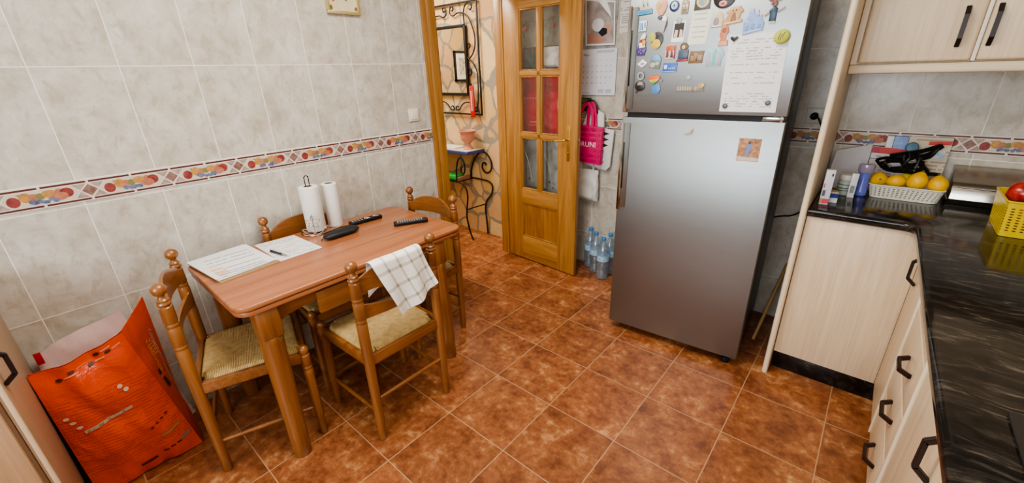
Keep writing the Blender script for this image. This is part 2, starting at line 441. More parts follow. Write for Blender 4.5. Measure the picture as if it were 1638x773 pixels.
# decorative fruit border: one strip per wall, pattern as inlaid faces
def border(name, org, dirv, nrm, length, phase, period, zc, hh=.041):
    dirv = Vector(dirv); nrm = Vector(nrm); org = Vector(org)
    def Q(s, z, e): return org + dirv * s + Vector((0, 0, zc + z)) + nrm * e
    def poly(pts, e, mi): b.m(mi).raw([Q(s, z, e) for s, z in pts], [list(range(len(pts)))])
    b = MB(); e0 = .003
    b.m(0)
    V = [Q(s, z, e) for s in (0, length) for z in (-hh, hh) for e in (0, e0)]
    b.raw(V, [(0, 1, 3, 2), (4, 6, 7, 5), (0, 4, 5, 1), (2, 3, 7, 6), (1, 5, 7, 3), (0, 2, 6, 4)])
    rng = random.Random(3)
    k0 = int(math.floor((0 - phase) / period)) - 1; k1 = int(math.ceil((length - phase) / period)) + 1
    def clip(pts):
        # clip polygon to 0..length
        for sgn, lim in ((1, .0), (-1, length)):
            out = []
            for (a, b2) in zip(pts, pts[1:] + pts[:1]):
                ina = sgn * (a[0] - lim) >= 0; inb = sgn * (b2[0] - lim) >= 0
                if ina: out.append(a)
                if ina != inb:
                    t = (lim - a[0]) / (b2[0] - a[0]); out.append((lim, a[1] + (b2[1] - a[1]) * t))
            pts = out
            if len(pts) < 3: return None
        return pts
    def add(pts, e, mi):
        p = clip(pts)
        if p: poly(p, e, mi)
    for k in range(k0, k1):
        s0 = phase + k * period; p = period
        for a in (0, .5):
            for z in (-hh + .0045, hh - .0115): add([(s0 + a * p + .004, z), (s0 + (a + .5) * p - .004, z), (s0 + (a + .5) * p - .004, z + .007), (s0 + a * p + .004, z + .007)], e0 + .0004, 1)
        q = .026; g = .0028
        add([(s0 - q + g, 0), (s0, -q + g), (s0 + q - g, 0), (s0, q - g)], e0 + .0004, 2)
        for sg in (-1, 1):
            for zz in (-1, 1):
                add([(s0 + sg * (g + .003), zz * (q)), (s0 + sg * (q + .0), zz * (g + .0005)), (s0 + sg * (2 * q - .006), zz * q)], e0 + .0004, 3)
        # cartouche ground
        x0, x1 = s0 + q + .003, s0 + p - q - .003
        add([(x0, 0), (x0 + q - .004, -q), (x1 - q + .004, -q), (x1, 0), (x1 - q + .004, q), (x0 + q - .004, q)], e0 + .0004, 4)
        c = s0 + p / 2
        fr = [(-.072, -.004, .017, .019, 5), (-.040, .006, .017, .018, 6), (-.021, .003, .012, .014, 8), (-.003, .004, .012, .012, 9), (.022, .009, .02, .014, 6), (.048, .012, .012, .011, 8), (.066, .004, .019, .018, 5), (.047, -.005, .021, .015, 8)]
        for i, (dx, dz, rx, rz, mi) in enumerate(fr): add(circ(14, rx, rz, c + dx, dz), e0 + .0008 + i * .0001, mi)
        for i in range(14): add(circ(8, .0065, .0065, c - .034 + rng.random() * .07, -.010 - rng.random() * .010), e0 + .0018 + i * .00002, 7)
        for i in range(4): add(circ(6, .012, .003, c - .05 + i * .033, .018 - (i % 2) * .006), e0 + .0006, 9)
    mats = [plain('border_ivory', '#d8cec4', .3), plain('border_maroon', '#5c2f2b', .35, var=.25), blotch('border_rose_marble', [(.3, '#6e4c44'), (.7, '#9a7a6c')], 60),
            blotch('border_grey_marble', [(.3, '#8e7a74'), (.7, '#b4a298')], 60), plain('border_cartouche', '#cdbfac', .35),
            blotch('border_apple_red', [(.3, '#702a2c'), (.7, '#9c4b45')], 50), blotch('border_pear_yellow', [(.3, '#a8743c'), (.7, '#c29a5c')], 50),
            blotch('border_grape_blue', [(.3, '#434c6c'), (.7, '#7c83a0')], 90), blotch('border_peach', [(.3, '#a2604a'), (.7, '#bd8466')], 50), plain('border_leaf_green', '#7d7a4e', .4)]
    return struct(b.build(name, mats))
border('trim_2', (0, YF, 0), (0, 1, 0), (1, 0, 0), .884 - YF, -.815 - YF, .2597, 1.117)
border('trim_3', (.0, YB, 0), (1, 0, 0), (0, -1, 0), XR, 2.603 - .2425, .2425 * 1.0, 1.128)

# light switch, picture
t = thing('light_switch', 'ivory light switch on the tiled wall beside the doorway casing', 'light switch', (0, .748, 1.257))
MB().box(.0005, .010, .708, .788, 1.217, 1.297, .006, 3).build('plate', M['cream'], t)
MB().box(.010, .0145, .722, .774, 1.231, 1.283, .002, X=I4).build('rocker', plain('ivory_rocker', '#e6e1d2', .35), t)
t = thing('framed_picture', 'small gilt-framed print of flowers hung high on the left wall', 'picture', (0, .375, 1.797))
b = MB()
for y0, y1, z0, z1 in ((.283, .468, 1.797, 1.812), (.283, .468, 2.025, 2.04), (.283, .298, 1.812, 2.025), (.453, .468, 1.812, 2.025)): b.box(.001, .02, y0, y1, z0, z1, .003)
b.build('frame', M['gold'], t)
pic = MB().box(.004, .010, .298, .453, 1.812, 2.025).build('print', blotch('botanical_print_ground', [(.3, '#cdbf9c'), (.7, '#ddd2b2')], 14), t)
b = MB(); XP = Matrix(((0, 0, 1, .0), (1, 0, 0, 0), (0, 1, 0, 0), (0, 0, 0, 1)))   # local xy -> world yz
def leaf(cx, cy, a, L, W): return [(cx + cos(a) * L * t - sin(a) * W * s, cy + sin(a) * L * t + cos(a) * W * s) for t, s in ((0, 0), (.3, .8), (.6, .9), (1, 0), (.6, -.9), (.3, -.8))]
LG = plain('leaf_green_ink', '#4c5a32', .7)
for c in ((.345, 1.875, 1.3, .04, .009), (.36, 1.875, 1.7, .04, .010), (.372, 1.895, -.9, .05, .007), (.40, 1.93, .4, .05, .01), (.33, 1.95, 2.4, .04, .009)): MB().prism(leaf(*c), .0101, .0106, XP).build('printed_leaf', LG, pic)
for c in (circ(10, .010, .014, .325, 1.866), circ(12, .02, .02, .37, 1.96)): MB().prism(c, .0101, .0107, XP).build('printed_flower', plain('coral_petal_ink', '#b5664a', .7), pic)
for c in (circ(8, .009, .012, .308, 1.826), circ(8, .008, .01, .447, 1.826)): MB().prism(c, .0101, .0106, XP).build('printed_corner', plain('olive_ink', '#7a6a35', .7), pic)

# ------------------------------------------------------------------ door leaf
a = math.atan2(1.553 - 1.598, .722 - .035)
dr = thing('door_1', 'oak glazed kitchen door standing open', 'door', (.035, 1.598, 0), a)
struct(dr)
LW = .688; GX0, GX1 = .155, .522; TH = .035
rows = [(1.495, 1.893), (1.06, 1.462), (.62, 1.026)]
mull = (GX0 + GX1) / 2
b = MB()
b.box(0, GX0, 0, TH, .008, 2.02, .003).box(GX1, LW, 0, TH, .008, 2.02, .003)
b.build('stile', M['oak'], dr, world=False)
b = MB()
for z0, z1 in ((.008, .214), (.507, .62), (1.026, 1.06), (1.462, 1.495), (1.893, 2.02)): b.box(GX0, GX1, .001, TH - .001, z0, z1, .003)
b.build('rail', M['oakx'], dr, world=False)
b = MB(); b.box(mull - .017, mull + .017, .001, TH - .001, .62, 1.893, .003); b.build('mullion', M['oak'], dr, world=False)
b = MB(); b.box(GX0, GX1, .010, TH - .01, .214, .507)
for x0, x1, z0, z1 in ((GX0, GX1, .214, .226), (GX0, GX1, .495, .507), (GX0, GX0 + .012, .214, .507), (GX1 - .012, GX1, .214, .507)): b.box(x0, x1, .003, TH - .003, z0, z1, .004)
b.build('lower_panel', M['oakd'], dr, world=False)
for zi, (z0, z1) in enumerate(rows):
    for x0, x1 in ((GX0, mull - .017), (mull + .017, GX1)):
        g = MB().box(x0, x1, .015, .019, z0, z1).build('glass_pane', M['glass'], dr, world=False)
        b = MB()
        for q0, q1, w0, w1 in ((x0, x1, z0, z0 + .01), (x0, x1, z1 - .01, z1), (x0, x0 + .01, z0, z1), (x1 - .01, x1, z0, z1)): b.box(q0, q1, .004, TH - .004, w0, w1, .004)
        b.build('glazing_bead', M['oak'], dr, world=False)
        b = MB(); xs = -1 if x0 < .3 else 1; xc = (x0 + x1) / 2
        if zi == 0:
            vine = smooth([(xc - xs * .07, .013, z1 - .09), (xc - xs * .02, .013, z1 - .085), (xc + xs * .02, .013, z1 - .075) if xs > 0 else (xc - .02, .013, z1 - .08), (xc + xs * .055, .013, z1 - .11), (xc + xs * .05, .013, z1 - .2)])
            b.m(0).tube(vine, .0012, 5)
            for p in vine[::4]: b.m(0).ell((p.x + .006, .0135, p.z + .006), (.006, .0008, .004), nu=8, nv=5)
            b.m(1).ell((xc + xs * .03, .013, z1 - .125), (.011, .001, .015), nu=10, nv=6)
            b.m(0).tube(smooth([(x0 + .03, .013, z0 + .12), (xc, .013, z0 + .26), (xc + .01, .013, z0 + .30)]), .0007, 4)
            b.build('etched_vine', [plain('etched_vine_green', '#6d6a55', .6), plain('etched_flower_red', '#7a2a26', .6)], g, world=False)
        if zi == 2:
            b.m(0).tube(smooth([(x0 + .03, .013, z0 + .3), (xc - .01, .013, z0 + .2), (xc + .02, .013, z0 + .06)]), .0008, 4)
            b.m(1).ell((xc - .01, .013, z0 + .09), (.008, .001, .010), nu=8, nv=6).ell((xc + .03, .013, z0 + .05), (.006, .001, .006), nu=8, nv=6)
            b.build('etched_vine', [plain('etched_vine_grey', '#c8ccca', .6), plain('etched_flower_dark', '#4a2a2a', .6)], g, world=False)
h = MB(); zc = 1.012; hx = .612
h.prism([(hx - .014, zc - .11), (hx, zc - .125), (hx + .014, zc - .11), (hx + .016, zc + .11), (hx, zc + .128), (hx - .016, zc + .11)], .0, .004, Matrix(((1, 0, 0, 0), (0, 0, -1, 0), (0, 1, 0, 0), (0, 0, 0, 1))), .0015)
hd = h.build('door_handle', M['brass'], dr, world=False)
h = MB(); h.tube(smooth([(hx, -.003, zc + .03), (hx, -.03, zc + .032), (hx - .012, -.044, zc + .03), (hx - .05, -.047, zc + .024), (hx - .085, -.044, zc + .02)]), [.008] * 6 + [.007] * 12 + [.006] * 7, 8)
h.lathe([(.005, 0), (.005, .003), (0, .003)], 10, T(Vector((hx, -.004, zc - .06))) @ RX(PI / 2))
h.build('lever', M['brass'], hd, world=False)
h = MB(); h.lathe([(.011, 0), (.011, .004), (.004, .006), (0, .006)], 14, T(Vector((LW, .018, zc + .03))) @ RY(PI / 2)); h.build('latch', M['chrome'], dr, world=False)

# ------------------------------------------------------------------ dining chairs
POST = [(.013, 0), (.0165, .006), (.0185, .12), (.0205, .38), (.0215, .50), (.0215, .596), (.0195, .600), (.0195, .603), (.0215, .607), (.0215, .612), (.0195, .616), (.0195, .619), (.0215, .623), (.0212, .690), (.019, .694), (.019, .697), (.0212, .701), (.0212, .706), (.019, .710), (.019, .713), (.0212, .717), (.0200, .775), (.015, .780), (.0205, .785), (.0215, .790), (.018, .796), (.0185, .800), (.0195, .804), (.0125, .810), (.0105, .818)] + [(.0235 * cos(t), .842 + .0235 * sin(t)) for t in [(-1.1 + i * (1.1 + PI / 2) / 8) for i in range(8)]] + [(0, .8655)]
FLEG = [(.0125, 0), (.0165, .006), (.0185, .12), (.0205, .33), (.0205, .352), (.018, .356), (.018, .359), (.0205, .363), (.0205, .368), (.018, .372), (.0205, .376), (.0205, .425), (.016, .430), (.0195, .437), (.0205, .448), (.018, .460), (.010, .468), (0, .470)]
W2, DP, FW = .184, .185, .196          # half rear width, half depth, half front width
def make_chair(label):
    t = thing('dining_chair', label, 'chair', (0, 0, 0), 0, 'rush-seated dining chairs around the table')
    for s in (-1, 1):
        MB().lathe(POST, 18, T(Vector((s * W2, -DP, 0)))).build('rear_post', M['honey'], t, world=False)
        MB().lathe(FLEG, 18, T(Vector((s * FW, DP, 0)))).build('front_leg', M['honey'], t, world=False)
    def slat(z0f, z1f, bow, th=.013):
        def fn(side):
            def f(u, v):
                x = -W2 + .012 + (2 * W2 - .024) * u; k = 1 - (2 * u - 1) ** 2
                return (x, -DP - bow * k + side * th / 2, z0f(u) + (z1f(u) - z0f(u)) * v)
            return f
        b = MB(); n = 20
        b.grid(fn(1), n, 4, thick=th)
        return b
    arch = lambda u: .772 + .052 * (1 - (2 * u - 1) ** 4) * (1 - .35 * (2 * u - 1) ** 2)
    slat(lambda u: .722 + .008 * (1 - (2 * u - 1) ** 2), arch, .03).build('top_slat', M['honeyx'], t, world=False)
    slat(lambda u: .605 + .004 * (1 - (2 * u - 1) ** 2), lambda u: .648 + .022 * (2 * u - 1) ** 2, .026).build('lower_slat', M['honeyx'], t, world=False)
    b = MB()
    z0, z1 = .392, .440
    def rail(p, q, th=.02):
        p = Vector(p); q = Vector(q); d = (q - p); L = d.length; an = math.atan2(d.y, d.x)
        b.box(.01, L - .01, -th / 2, th / 2, z0, z1, .004, 2, T(Vector((p.x, p.y, 0))) @ RZ(an))
    rail((-W2, -DP, 0), (W2, -DP, 0)); rail((-FW, DP, 0), (FW, DP, 0)); rail((-W2, -DP, 0), (-FW, DP, 0)); rail((W2, -DP, 0), (FW, DP, 0))
    b.build('seat_frame', M['honeyx'], t, world=False)
    def seat(u, v):
        y = -DP + .012 + (2 * DP - .018) * v; hw = (W2 + (FW - W2) * v) - .006; x = -hw + 2 * hw * u
        e = min(u, 1 - u, v, 1 - v) * 2; edge = min(1, e / .12)
        dia = abs(abs(2 * u - 1) - abs(2 * v - 1))
        cr = max(abs(2 * u - 1), abs(2 * v - 1)) > .78 and dia > .4
        z = .430 + .022 * math.sqrt(1 - (1 - edge) ** 2) - .004 * (1 - max(abs(2 * u - 1), abs(2 * v - 1))) - .0025 * max(0, 1 - dia / .06)
        if (abs(2 * u - 1) > .8 and abs(2 * v - 1) > .8): x *= .93; y *= .93
        return (x, y, z)
    MB().grid(seat, 32, 32, thick=.012).build('seat', M['rush'], t, world=False)
    def st(p, q): MB().tube([Vector(p), (Vector(p) + Vector(q)) / 2, Vector(q)], [.0075, .0098, .0075], 10).build('stretcher', M['honeyx'], t, world=False)
    st((-W2, -DP, .215), (W2, -DP, .215)); st((-FW, DP, .165), (FW, DP, .165))
    for s in (-1, 1): st((s * W2, -DP, .150), (s * FW, DP, .150))
    return t
def place(o, x, y, rz): o.location = (x, y, 0); o.rotation_euler = (0, 0, rz); XF[o.name] = T(Vector((x, y, 0))) @ RZ(rz)
chA = make_chair('rush-seated wooden chair at the near table end beside the orange sack')
chB = copy_tree(chA); chB['label'] = 'rush-seated wooden chair with a checked towel over its backrest'
chC = copy_tree(chA); chC['label'] = 'rush-seated wooden chair with its back against the tiled wall, behind the table'
chD = copy_tree(chA); chD['label'] = 'rush-seated wooden chair at the far table end by the doorway'
place(chA, .422, -.552, math.radians(-17.5))
place(chB, .725, -.100, PI / 2)
place(chC, .240, -.088, -PI / 2)
place(chD, .376, .348, PI + math.radians(3.6))

# ------------------------------------------------------------------ dining table
tb = thing('dining_table', 'brown wooden dining table against the tiled wall, paper towels and remotes on top', 'table', (.41, -.1, 0))
TX0, TX1, TY0, TY1 = .098, .726, -.632, .448
def rrect(x0, x1, y0, y1, r, n=6):
    P = []
    for cx, cy, a0 in ((x1 - r, y1 - r, 0), (x0 + r, y1 - r, PI / 2), (x0 + r, y0 + r, PI), (x1 - r, y0 + r, 3 * PI / 2)):
        for i in range(n + 1): P.append((cx + r * cos(a0 + i * PI / 2 / n), cy + r * sin(a0 + i * PI / 2 / n)))
    return P
MB().prism(rrect(TX0, TX1, TY0, TY1, .055), .729, .750, I4, .006, 3).build('tabletop', M['top'], tb)
MB().prism(rrect(TX0 + .004, TX1 - .004, TY0 + .004, TY1 - .004, .055), .706, .7265, I4, .006, 3).build('extension_leaf', M['top'], tb)
AX0, AX1, AY0, AY1 = .155, .672, -.535, .285
b = MB()
def apron(p, q):
    p = Vector(p); q = Vector(q); L = (q - p).length; an = math.atan2(q.y - p.y, q.x - p.x)
    n = 24; pts = [(0, .705), (0, .600)]
    for i in range(1, n): 
        u = i / n; k = min(u, 1 - u); pts.append((L * u, .600 + .050 * (1 - math.exp(-k * 16))))
    pts += [(L, .600), (L, .705)]
    b.prism(pts, -.011, .011, T(p) @ RZ(an) @ RX(PI / 2), .0015)
apron((AX1, AY0, 0), (AX1, AY1, 0)); apron((AX0, AY0, 0), (AX0, AY1, 0)); apron((AX0, AY0, 0), (AX1, AY0, 0)); apron((AX0, AY1, 0), (AX1, AY1, 0))
b.build('apron', M['honeyy'], tb)
dw = MB().box(AX1 + .0115, AX1 + .030, -.345, .06, .592, .690, .005).build('drawer', M['honeyy'], tb)
MB().lathe([(.006, 0), (.006, .008), (.012, .014), (.011, .022), (0, .024)], 14, T(Vector((AX1 + .030, -.14, .645))) @ RY(PI / 2)).build('knob', M['honey'], dw)
for sx, x in ((-1, AX0), (1, AX1)):
    for sy, y in ((-1, AY0), (1, AY1)):
        b = MB(); spx, spy = .030 * sx, .012 * sy
        sh = Matrix(((1, 0, -spx / .7, spx), (0, 1, -spy / .7, spy), (0, 0, 1, 0), (0, 0, 0, 1)))
        b.prism(rrect(-.042, .042, -.042, .042, .012, 3), .585, .705, T(Vector((x, y, 0))) @ sh, .003)
        b.lathe([(.030, 0), (.0345, .006), (.036, .12), (.041, .40), (.0435, .56), (.045, .575), (.042, .586)], 22, T(Vector((x, y, 0))) @ sh)
        b.build('leg', M['honey'], tb)

# ------------------------------------------------------------------ things on the table
ZT = .7502
def flat(name, pts, z0, z1, mat, label, cat, group=None):
    c = (sum(p[0] for p in pts) / len(pts), sum(p[1] for p in pts) / len(pts), z0)
    return tag(MB().prism(pts, z0, z1).build(name, mat, loc=c), label, cat, group)
P1 = printed('list_print', '#eeeeef', '#50566e', (0, 1, 0), (1, 0, 0), .022, 30, .55, -.085, .09, fill=.36)
P2 = printed('form_print', '#ecebe9', '#8d8686', (0, 1, 0), (1, 0, 0), .010, 50, .42, -.08, .085)
flat('cardboard_folder', [(.112, -.618), (.085, -.372), (.412, -.352), (.440, -.590)], ZT, ZT + .004, plain('brown_card', '#a98660', .8), 'brown card folder under the stack of papers on the table', 'folder')
pst = thing('paper_stack', 'stack of printed lists on the card folder at the near left table corner', 'papers', (.25, -.49, ZT + .0045))
rng = random.Random(5)
for i in range(5):
    dx, dy, an = rng.uniform(-.004, .004), rng.uniform(-.004, .004), rng.uniform(-.03, .03)
    pts = [(.118, -.622), (.085, -.385), (.395, -.362), (.415, -.596)]
    cx, cy = .25, -.49
    pts = [(cx + (x - cx) * cos(an) - (y - cy) * sin(an) + dx, cy + (x - cx) * sin(an) + (y - cy) * cos(an) + dy) for x, y in pts]
    z = ZT + .0048 + i * .0021
    MB().prism(pts, z, z + .0017).build('sheet', P1 if i == 4 else M['paper'], pst)
b = MB(); zz = ZT + .0048 + 4 * .0021 + .0017
b.prism([(.262, -.588), (.262, -.545), (.385, -.535), (.390, -.58)], zz, zz + .0003)
tab = b.build('printed_table', printed('orange_table_print', '#efe2d6', '#cf8a58', (0, 1, 0), (1, 0, 0), .018, 20, .8, fill=.6), pst)
fs = flat('form_sheet', [(.103, -.350), (.121, -.168), (.404, -.158), (.408, -.352)], ZT, ZT + .0008, P2, 'single printed form lying beside the paper stack, under the pen', 'paper')
pen = thing('ballpoint_pen', 'dark blue ballpoint pen lying on the printed form', 'pen', (.325, -.322, ZT + .0012))
d = Vector((.384 - .268, -.309 + .333, 0)).normalized(); p0 = Vector((.262, -.334, ZT + .0065))
MB().tube([p0, p0 + d * .088], .0053, 10).build('barrel', plain('navy_barrel', '#23263a', .3), pen)
MB().tube([p0 + d * .088, p0 + d * .1, p0 + d * .122, p0 + d * .127], [.005, .0047, .0022, .0008], 10).build('tip', M['chrome'], pen)
MB().box(-.002, .042, -.0015, .0015, .0056, .0068, X=T(p0) @ RZ(math.atan2(d.y, d.x))).build('clip', M['chrome'], pen)
# glasses case: stuffed soft pouch
gc = thing('glasses_case', 'black soft glasses case in the middle of the table', 'case', (.33, -.02, ZT), math.atan2(.20, -.02))
def pouch(d):
    return 1
b = MB()
def gcf(u, v):
    t = u * 2 - 1; a = v * 2 * PI
    w = .036 * (1 - abs(t) ** 5) ** .5 * (1 + .22 * t); hgt = .018 * (1 - abs(t) ** 4) ** .6
    return (t * .098, cos(a) * w, .0185 + max(-.018, sin(a) * hgt))
b.grid(gcf, 24, 20); bmesh.ops.remove_doubles(b.bm, verts=b.bm.verts[:], dist=1e-5)
b.build('shell', plain('black_neoprene', '#17181a', .55, var=.2), gc, world=False)
b = MB(); b.tube(smooth([(-.085, .022, .030), (-.03, .032, .030), (.03, .037, .030), (.085, .030, .026)]), .0022, 6); b.build('zip', M['black'], gc, world=False)
b = MB(); b.tube(smooth([(-.097, .002, .016), (-.106, .004, .012), (-.104, .006, .003)]), .002, 6); b.build('pull_tab', M['black'], gc, world=False)
def remote(name, x0, y0, x1, y1, label, btn):
    an = math.atan2(y1 - y0, x1 - x0); L = math.hypot(x1 - x0, y1 - y0)
    t = thing(name, label, 'remote control', ((x0 + x1) / 2, (y0 + y1) / 2, ZT), an, 'remote controls on the table')
    MB().prism(rrect(-L / 2, L / 2, -.022, .022, .012, 4), .0006, .019, I4, .004, 3).build('body', M['black'], t, world=False)
    g = plain('grey_key', '#8c8c8e', .5); wv = plain('white_key', '#d8d8d6', .5)
    for i, (fx, fy, w, h, k) in enumerate(btn):
        MB().box(fx * L - w, fx * L + w, fy - h, fy + h, .019, .0208, .0008).build('button', wv if k else g, t, world=False)
    return t
r1 = [(.02, .002, .010, .004, 1), (.06, -.008, .009, .004, 1), (.30, .004, .010, .003, 1), (.36, -.005, .008, .003, 1)] + [(-.40 + .09 * i, dy, .004, .0035, 0) for i in range(4) for dy in (-.011, 0, .011)]
r2 = [(-.38 + .07 * i, dy, .004, .0035, 0) for i in range(11) for dy in (-.011, 0, .011)]
remote('remote_control', .228, .083, .243, .268, 'black remote control with white keys, between paper towels and far table end', r1)
remote('remote_control', .428, .225, .512, .385, 'black remote control with small grey keys near the far table corner', r2)
# paper towels
def roll(name, x, y, z, h, r, label, tilt=(0, 0)):
    t = thing(name, label, 'paper towel roll', (x, y, z), 0, 'paper towel rolls on the table')
    n = NT('embossed_tissue'); f = n.noise(n.coord(), 220, 2); n.bump(f, .35, .001)
    m = n.set(n.mix(f, col('#e2e0da'), col('#f3f2ee')), .85)
    prof = [(.021, .0), (r - .003, .0), (r, .004), (r, h - .004), (r - .004, h), (.021, h)]
    b = MB(); b.lathe([(.0205, .0)] + prof[1:5] + [(.0205, h), (.0205, 0.001)], 32); b.build('tissue', m, t, world=False)
    b = MB(); b.lathe([(.0185, .0005), (.0203, .0005), (.0203, h - .001), (.0185, h - .001), (.0185, .0005)], 20); b.build('core', plain('cardboard_core', '#6f675c', .8), t, world=False)
    return t
hx, hy = .165, -.065
roll('paper_towel_roll', hx, hy, ZT + .010, .232, .047, 'full paper towel roll standing on the wire flower holder')
roll('paper_towel_roll', .150, .048, ZT, .232, .039, 'slimmer paper towel roll standing beside the wire holder')
ph = thing('paper_towel_holder', 'chromed wire paper towel holder with a flower motif', 'paper towel holder', (hx, hy, ZT))
wr = .0024
b = MB(); b.tube([(hx + .075 * cos(t_), hy + .075 * sin(t_), ZT + .003) for t_ in [2 * PI * i / 36 for i in range(36)]], .003, 8, True)
for k in range(2): b.tube([(hx + .075 * cos(k * PI / 2), hy + .075 * sin(k * PI / 2), ZT + .0045), (hx - .075 * cos(k * PI / 2), hy - .075 * sin(k * PI / 2), ZT + .0045)], wr, 8)
b.build('base_ring', M['chrome'], ph)
b = MB(); z1 = ZT + .295
b.tube(smooth([(hx, hy - .010, ZT + .006), (hx, hy - .010, z1 - .03), (hx, hy - .010, z1 - .01), (hx, hy, z1), (hx, hy + .010, z1 - .01), (hx, hy + .010, z1 - .03), (hx, hy + .010, ZT + .006)]), wr, 8)
b.build('centre_rod', plain('dark_chrome', '#55524e', .2, 1), ph)
# flower: petals and two leaves standing at the ring front
fd = Vector((.85, -.53, 0)).normalized(); sd = Vector((-fd.y, fd.x, 0)); fc = Vector((hx, hy, 0)) + fd * .076
b = MB(); b.tube([fc + Vector((0, 0, ZT + .003)), fc + Vector((0, 0, ZT + .095)), fc + Vector((0, 0, ZT + .115))], wr, 8); b.build('stem', M['chrome'], ph)
b = MB()
pts = []
for i in range(60):
    t_ = 2 * PI * i / 60; r_ = .024 + .011 * cos(5 * t_); pts.append(fc + sd * r_ * cos(t_ + .3) + Vector((0, 0, ZT + .075 + r_ * sin(t_ + .3))) + fd * .003)
b.tube(pts, .0018, 6, True); b.build('flower_petal', M['chrome'], ph)
for s in (-1, 1):
    pts = [fc + sd * s * (.0 + .055 * t_) + Vector((0, 0, ZT + .012 + .03 * t_ + .012 * sin(PI * t_))) + fd * .003 for t_ in [i / 12 for i in range(13)]]
    pts += [fc + sd * s * (.055 * t_) + Vector((0, 0, ZT + .012 + .03 * t_ - .012 * sin(PI * t_))) + fd * .003 for t_ in [1 - i / 12 for i in range(1, 12)]]
    MB().tube(pts, .0018, 6, True).build('wire_leaf', M['chrome'], ph)

# towel over chair B back slat
tw = thing('kitchen_towel', 'white checked kitchen towel draped over the backrest of the nearest chair', 'towel', (.95, -.1, .6))
xs = lambda y: .913 + .03 * max(0, 1 - ((y + .1) / .184) ** 2)        # outer face of the bowed slat
def tow(u, v):
    # u along the slat, v from inner hem over the top to the outer hem
    yt = -.224 + .222 * u
    zt = .79 + .046 * (1 - ((yt + .1) / .2) ** 4)
    if v < .22:
        k = v / .22; return (xs(yt) - .018 - .004 * sin(u * 9), yt + .02 * (1 - k) * (u - .6), zt - .115 * (1 - k) * (1.15 - .6 * u) - .004 * cos(u * 14) * (1 - k))
    if v < .32:
        k = (v - .22) / .10; a_ = PI * (1 - k); return (xs(yt) + .0035 + .0215 * cos(a_), yt, zt + .012 * sin(a_))
    k = (v - .32) / .68
    yb = -.150 + .200 * u + .004; zb = .585 + .078 * u + .02 * sin(PI * u) * -.2
    yb = -.135 + .185 * u ** .9
    y = yt + (yb - yt) * k; z = zt + (zb - zt) * k
    x = xs(yt) + .025 + .012 * k * sin(u * 11 + k * 3) + .010 * k * (1 - k) * sin(u * 23) + .012 * k
    return (x, y, z)
MB().grid(tow, 44, 60, thick=.0025).build('cloth', plaid(), tw, sharp=80)

# ------------------------------------------------------------------ fridge
FX, FY, FA = 1.262, 1.109, math.radians(4.478)
fg = thing('refrigerator', 'tall stainless steel two-door refrigerator covered in magnets', 'refrigerator', (FX, FY, 0), FA)
FM = T(Vector((FX, FY, 0))) @ RZ(FA)
FWD = .717
MB().box(.003, FWD - .003, .062, .655, .045, 1.86, .008).build('cabinet_body', M['dark'], fg, world=False)
def fdoor(z0, z1):
    b = MB(); n = 14; pts = [(0, .058), (0, .010)]
    for i in range(n + 1): 
        u = i / n; pts.append((.004 + (FWD - .008) * u, .004 - .004 * (1 - (2 * u - 1) ** 4)))
    pts += [(FWD, .010), (FWD, .058)]
    b.prism(pts, z0, z1, I4, .003); return b
dl = fdoor(.05, 1.262).build('fridge_door', M['steel'], fg, world=False)
dh = fdoor(1.285, 1.85).build('freezer_door', M['steel'], fg, world=False)
def fhandle(z0, z1, par):
    b = MB(); b.prism([(.006, -.0005), (.004, -.012), (.009, -.022), (.018, -.023), (.024, -.017), (.024, -.0005)], z0, z1, I4, .003)
    b.build('handle', M['chrome'], par, world=False)
    b = MB(); b.prism([(.0245, -.0006), (.049, -.0006), (.044, -.004), (.0245, -.014)], z0 + .012, z1 - .004, I4, .001); b.build('handle_return', M['steel'], par, world=False)
    b = MB(); b.box(.0243, .031, -.0160, -.0125, z0 + .12, z1 - .1, .001); b.build('grip_recess', M['black'], par, world=False)
fhandle(.775, 1.238, dl); fhandle(1.290, 1.757, dh)
MB().box(.02, FWD - .02, .02, .06, 1.2625, 1.2845).build('door_gap_seal', M['rubber'], fg, world=False)
b = MB(); b.box(FWD - .09, FWD - .012, .012, .03, 1.2655, 1.2815, .002); b.lathe([(.006, 1.262), (.006, 1.285)], 10, T(Vector((FWD - .02, .02, 0)))); b.build('hinge', M['chrome'], fg, world=False)
for x in (.05, FWD - .045):
    for y in (.10, .60):
        b = MB(); b.box(x - .014, x + .014, y - .012, y + .012, .03, .0448).box(x - .015, x - .012, y - .015, y + .015, .012, .036).box(x + .012, x + .015, y - .015, y + .015, .012, .036)
        cs = b.build('caster', M['chrome'] if y < .2 else M['rubber'], fg, world=False)
        MB().lathe([(.0, -.012), (.014, -.012), (.017, -.009), (.017, .009), (.014, .012), (0, .012)], 16, T(Vector((x, y - .004, .0172))) @ RY(PI / 2)).build('wheel', M['rubber'], cs, world=False)
# front adjusting foot seen under the right corner
b = MB(); x = FWD - .055; b.lathe([(.018, 0), (.020, .004), (.020, .024), (.014, .03), (.005, .031), (.005, .052)], 16, T(Vector((x, .035, 0)))); b.build('levelling_foot', M['rubber'], fg, world=False)

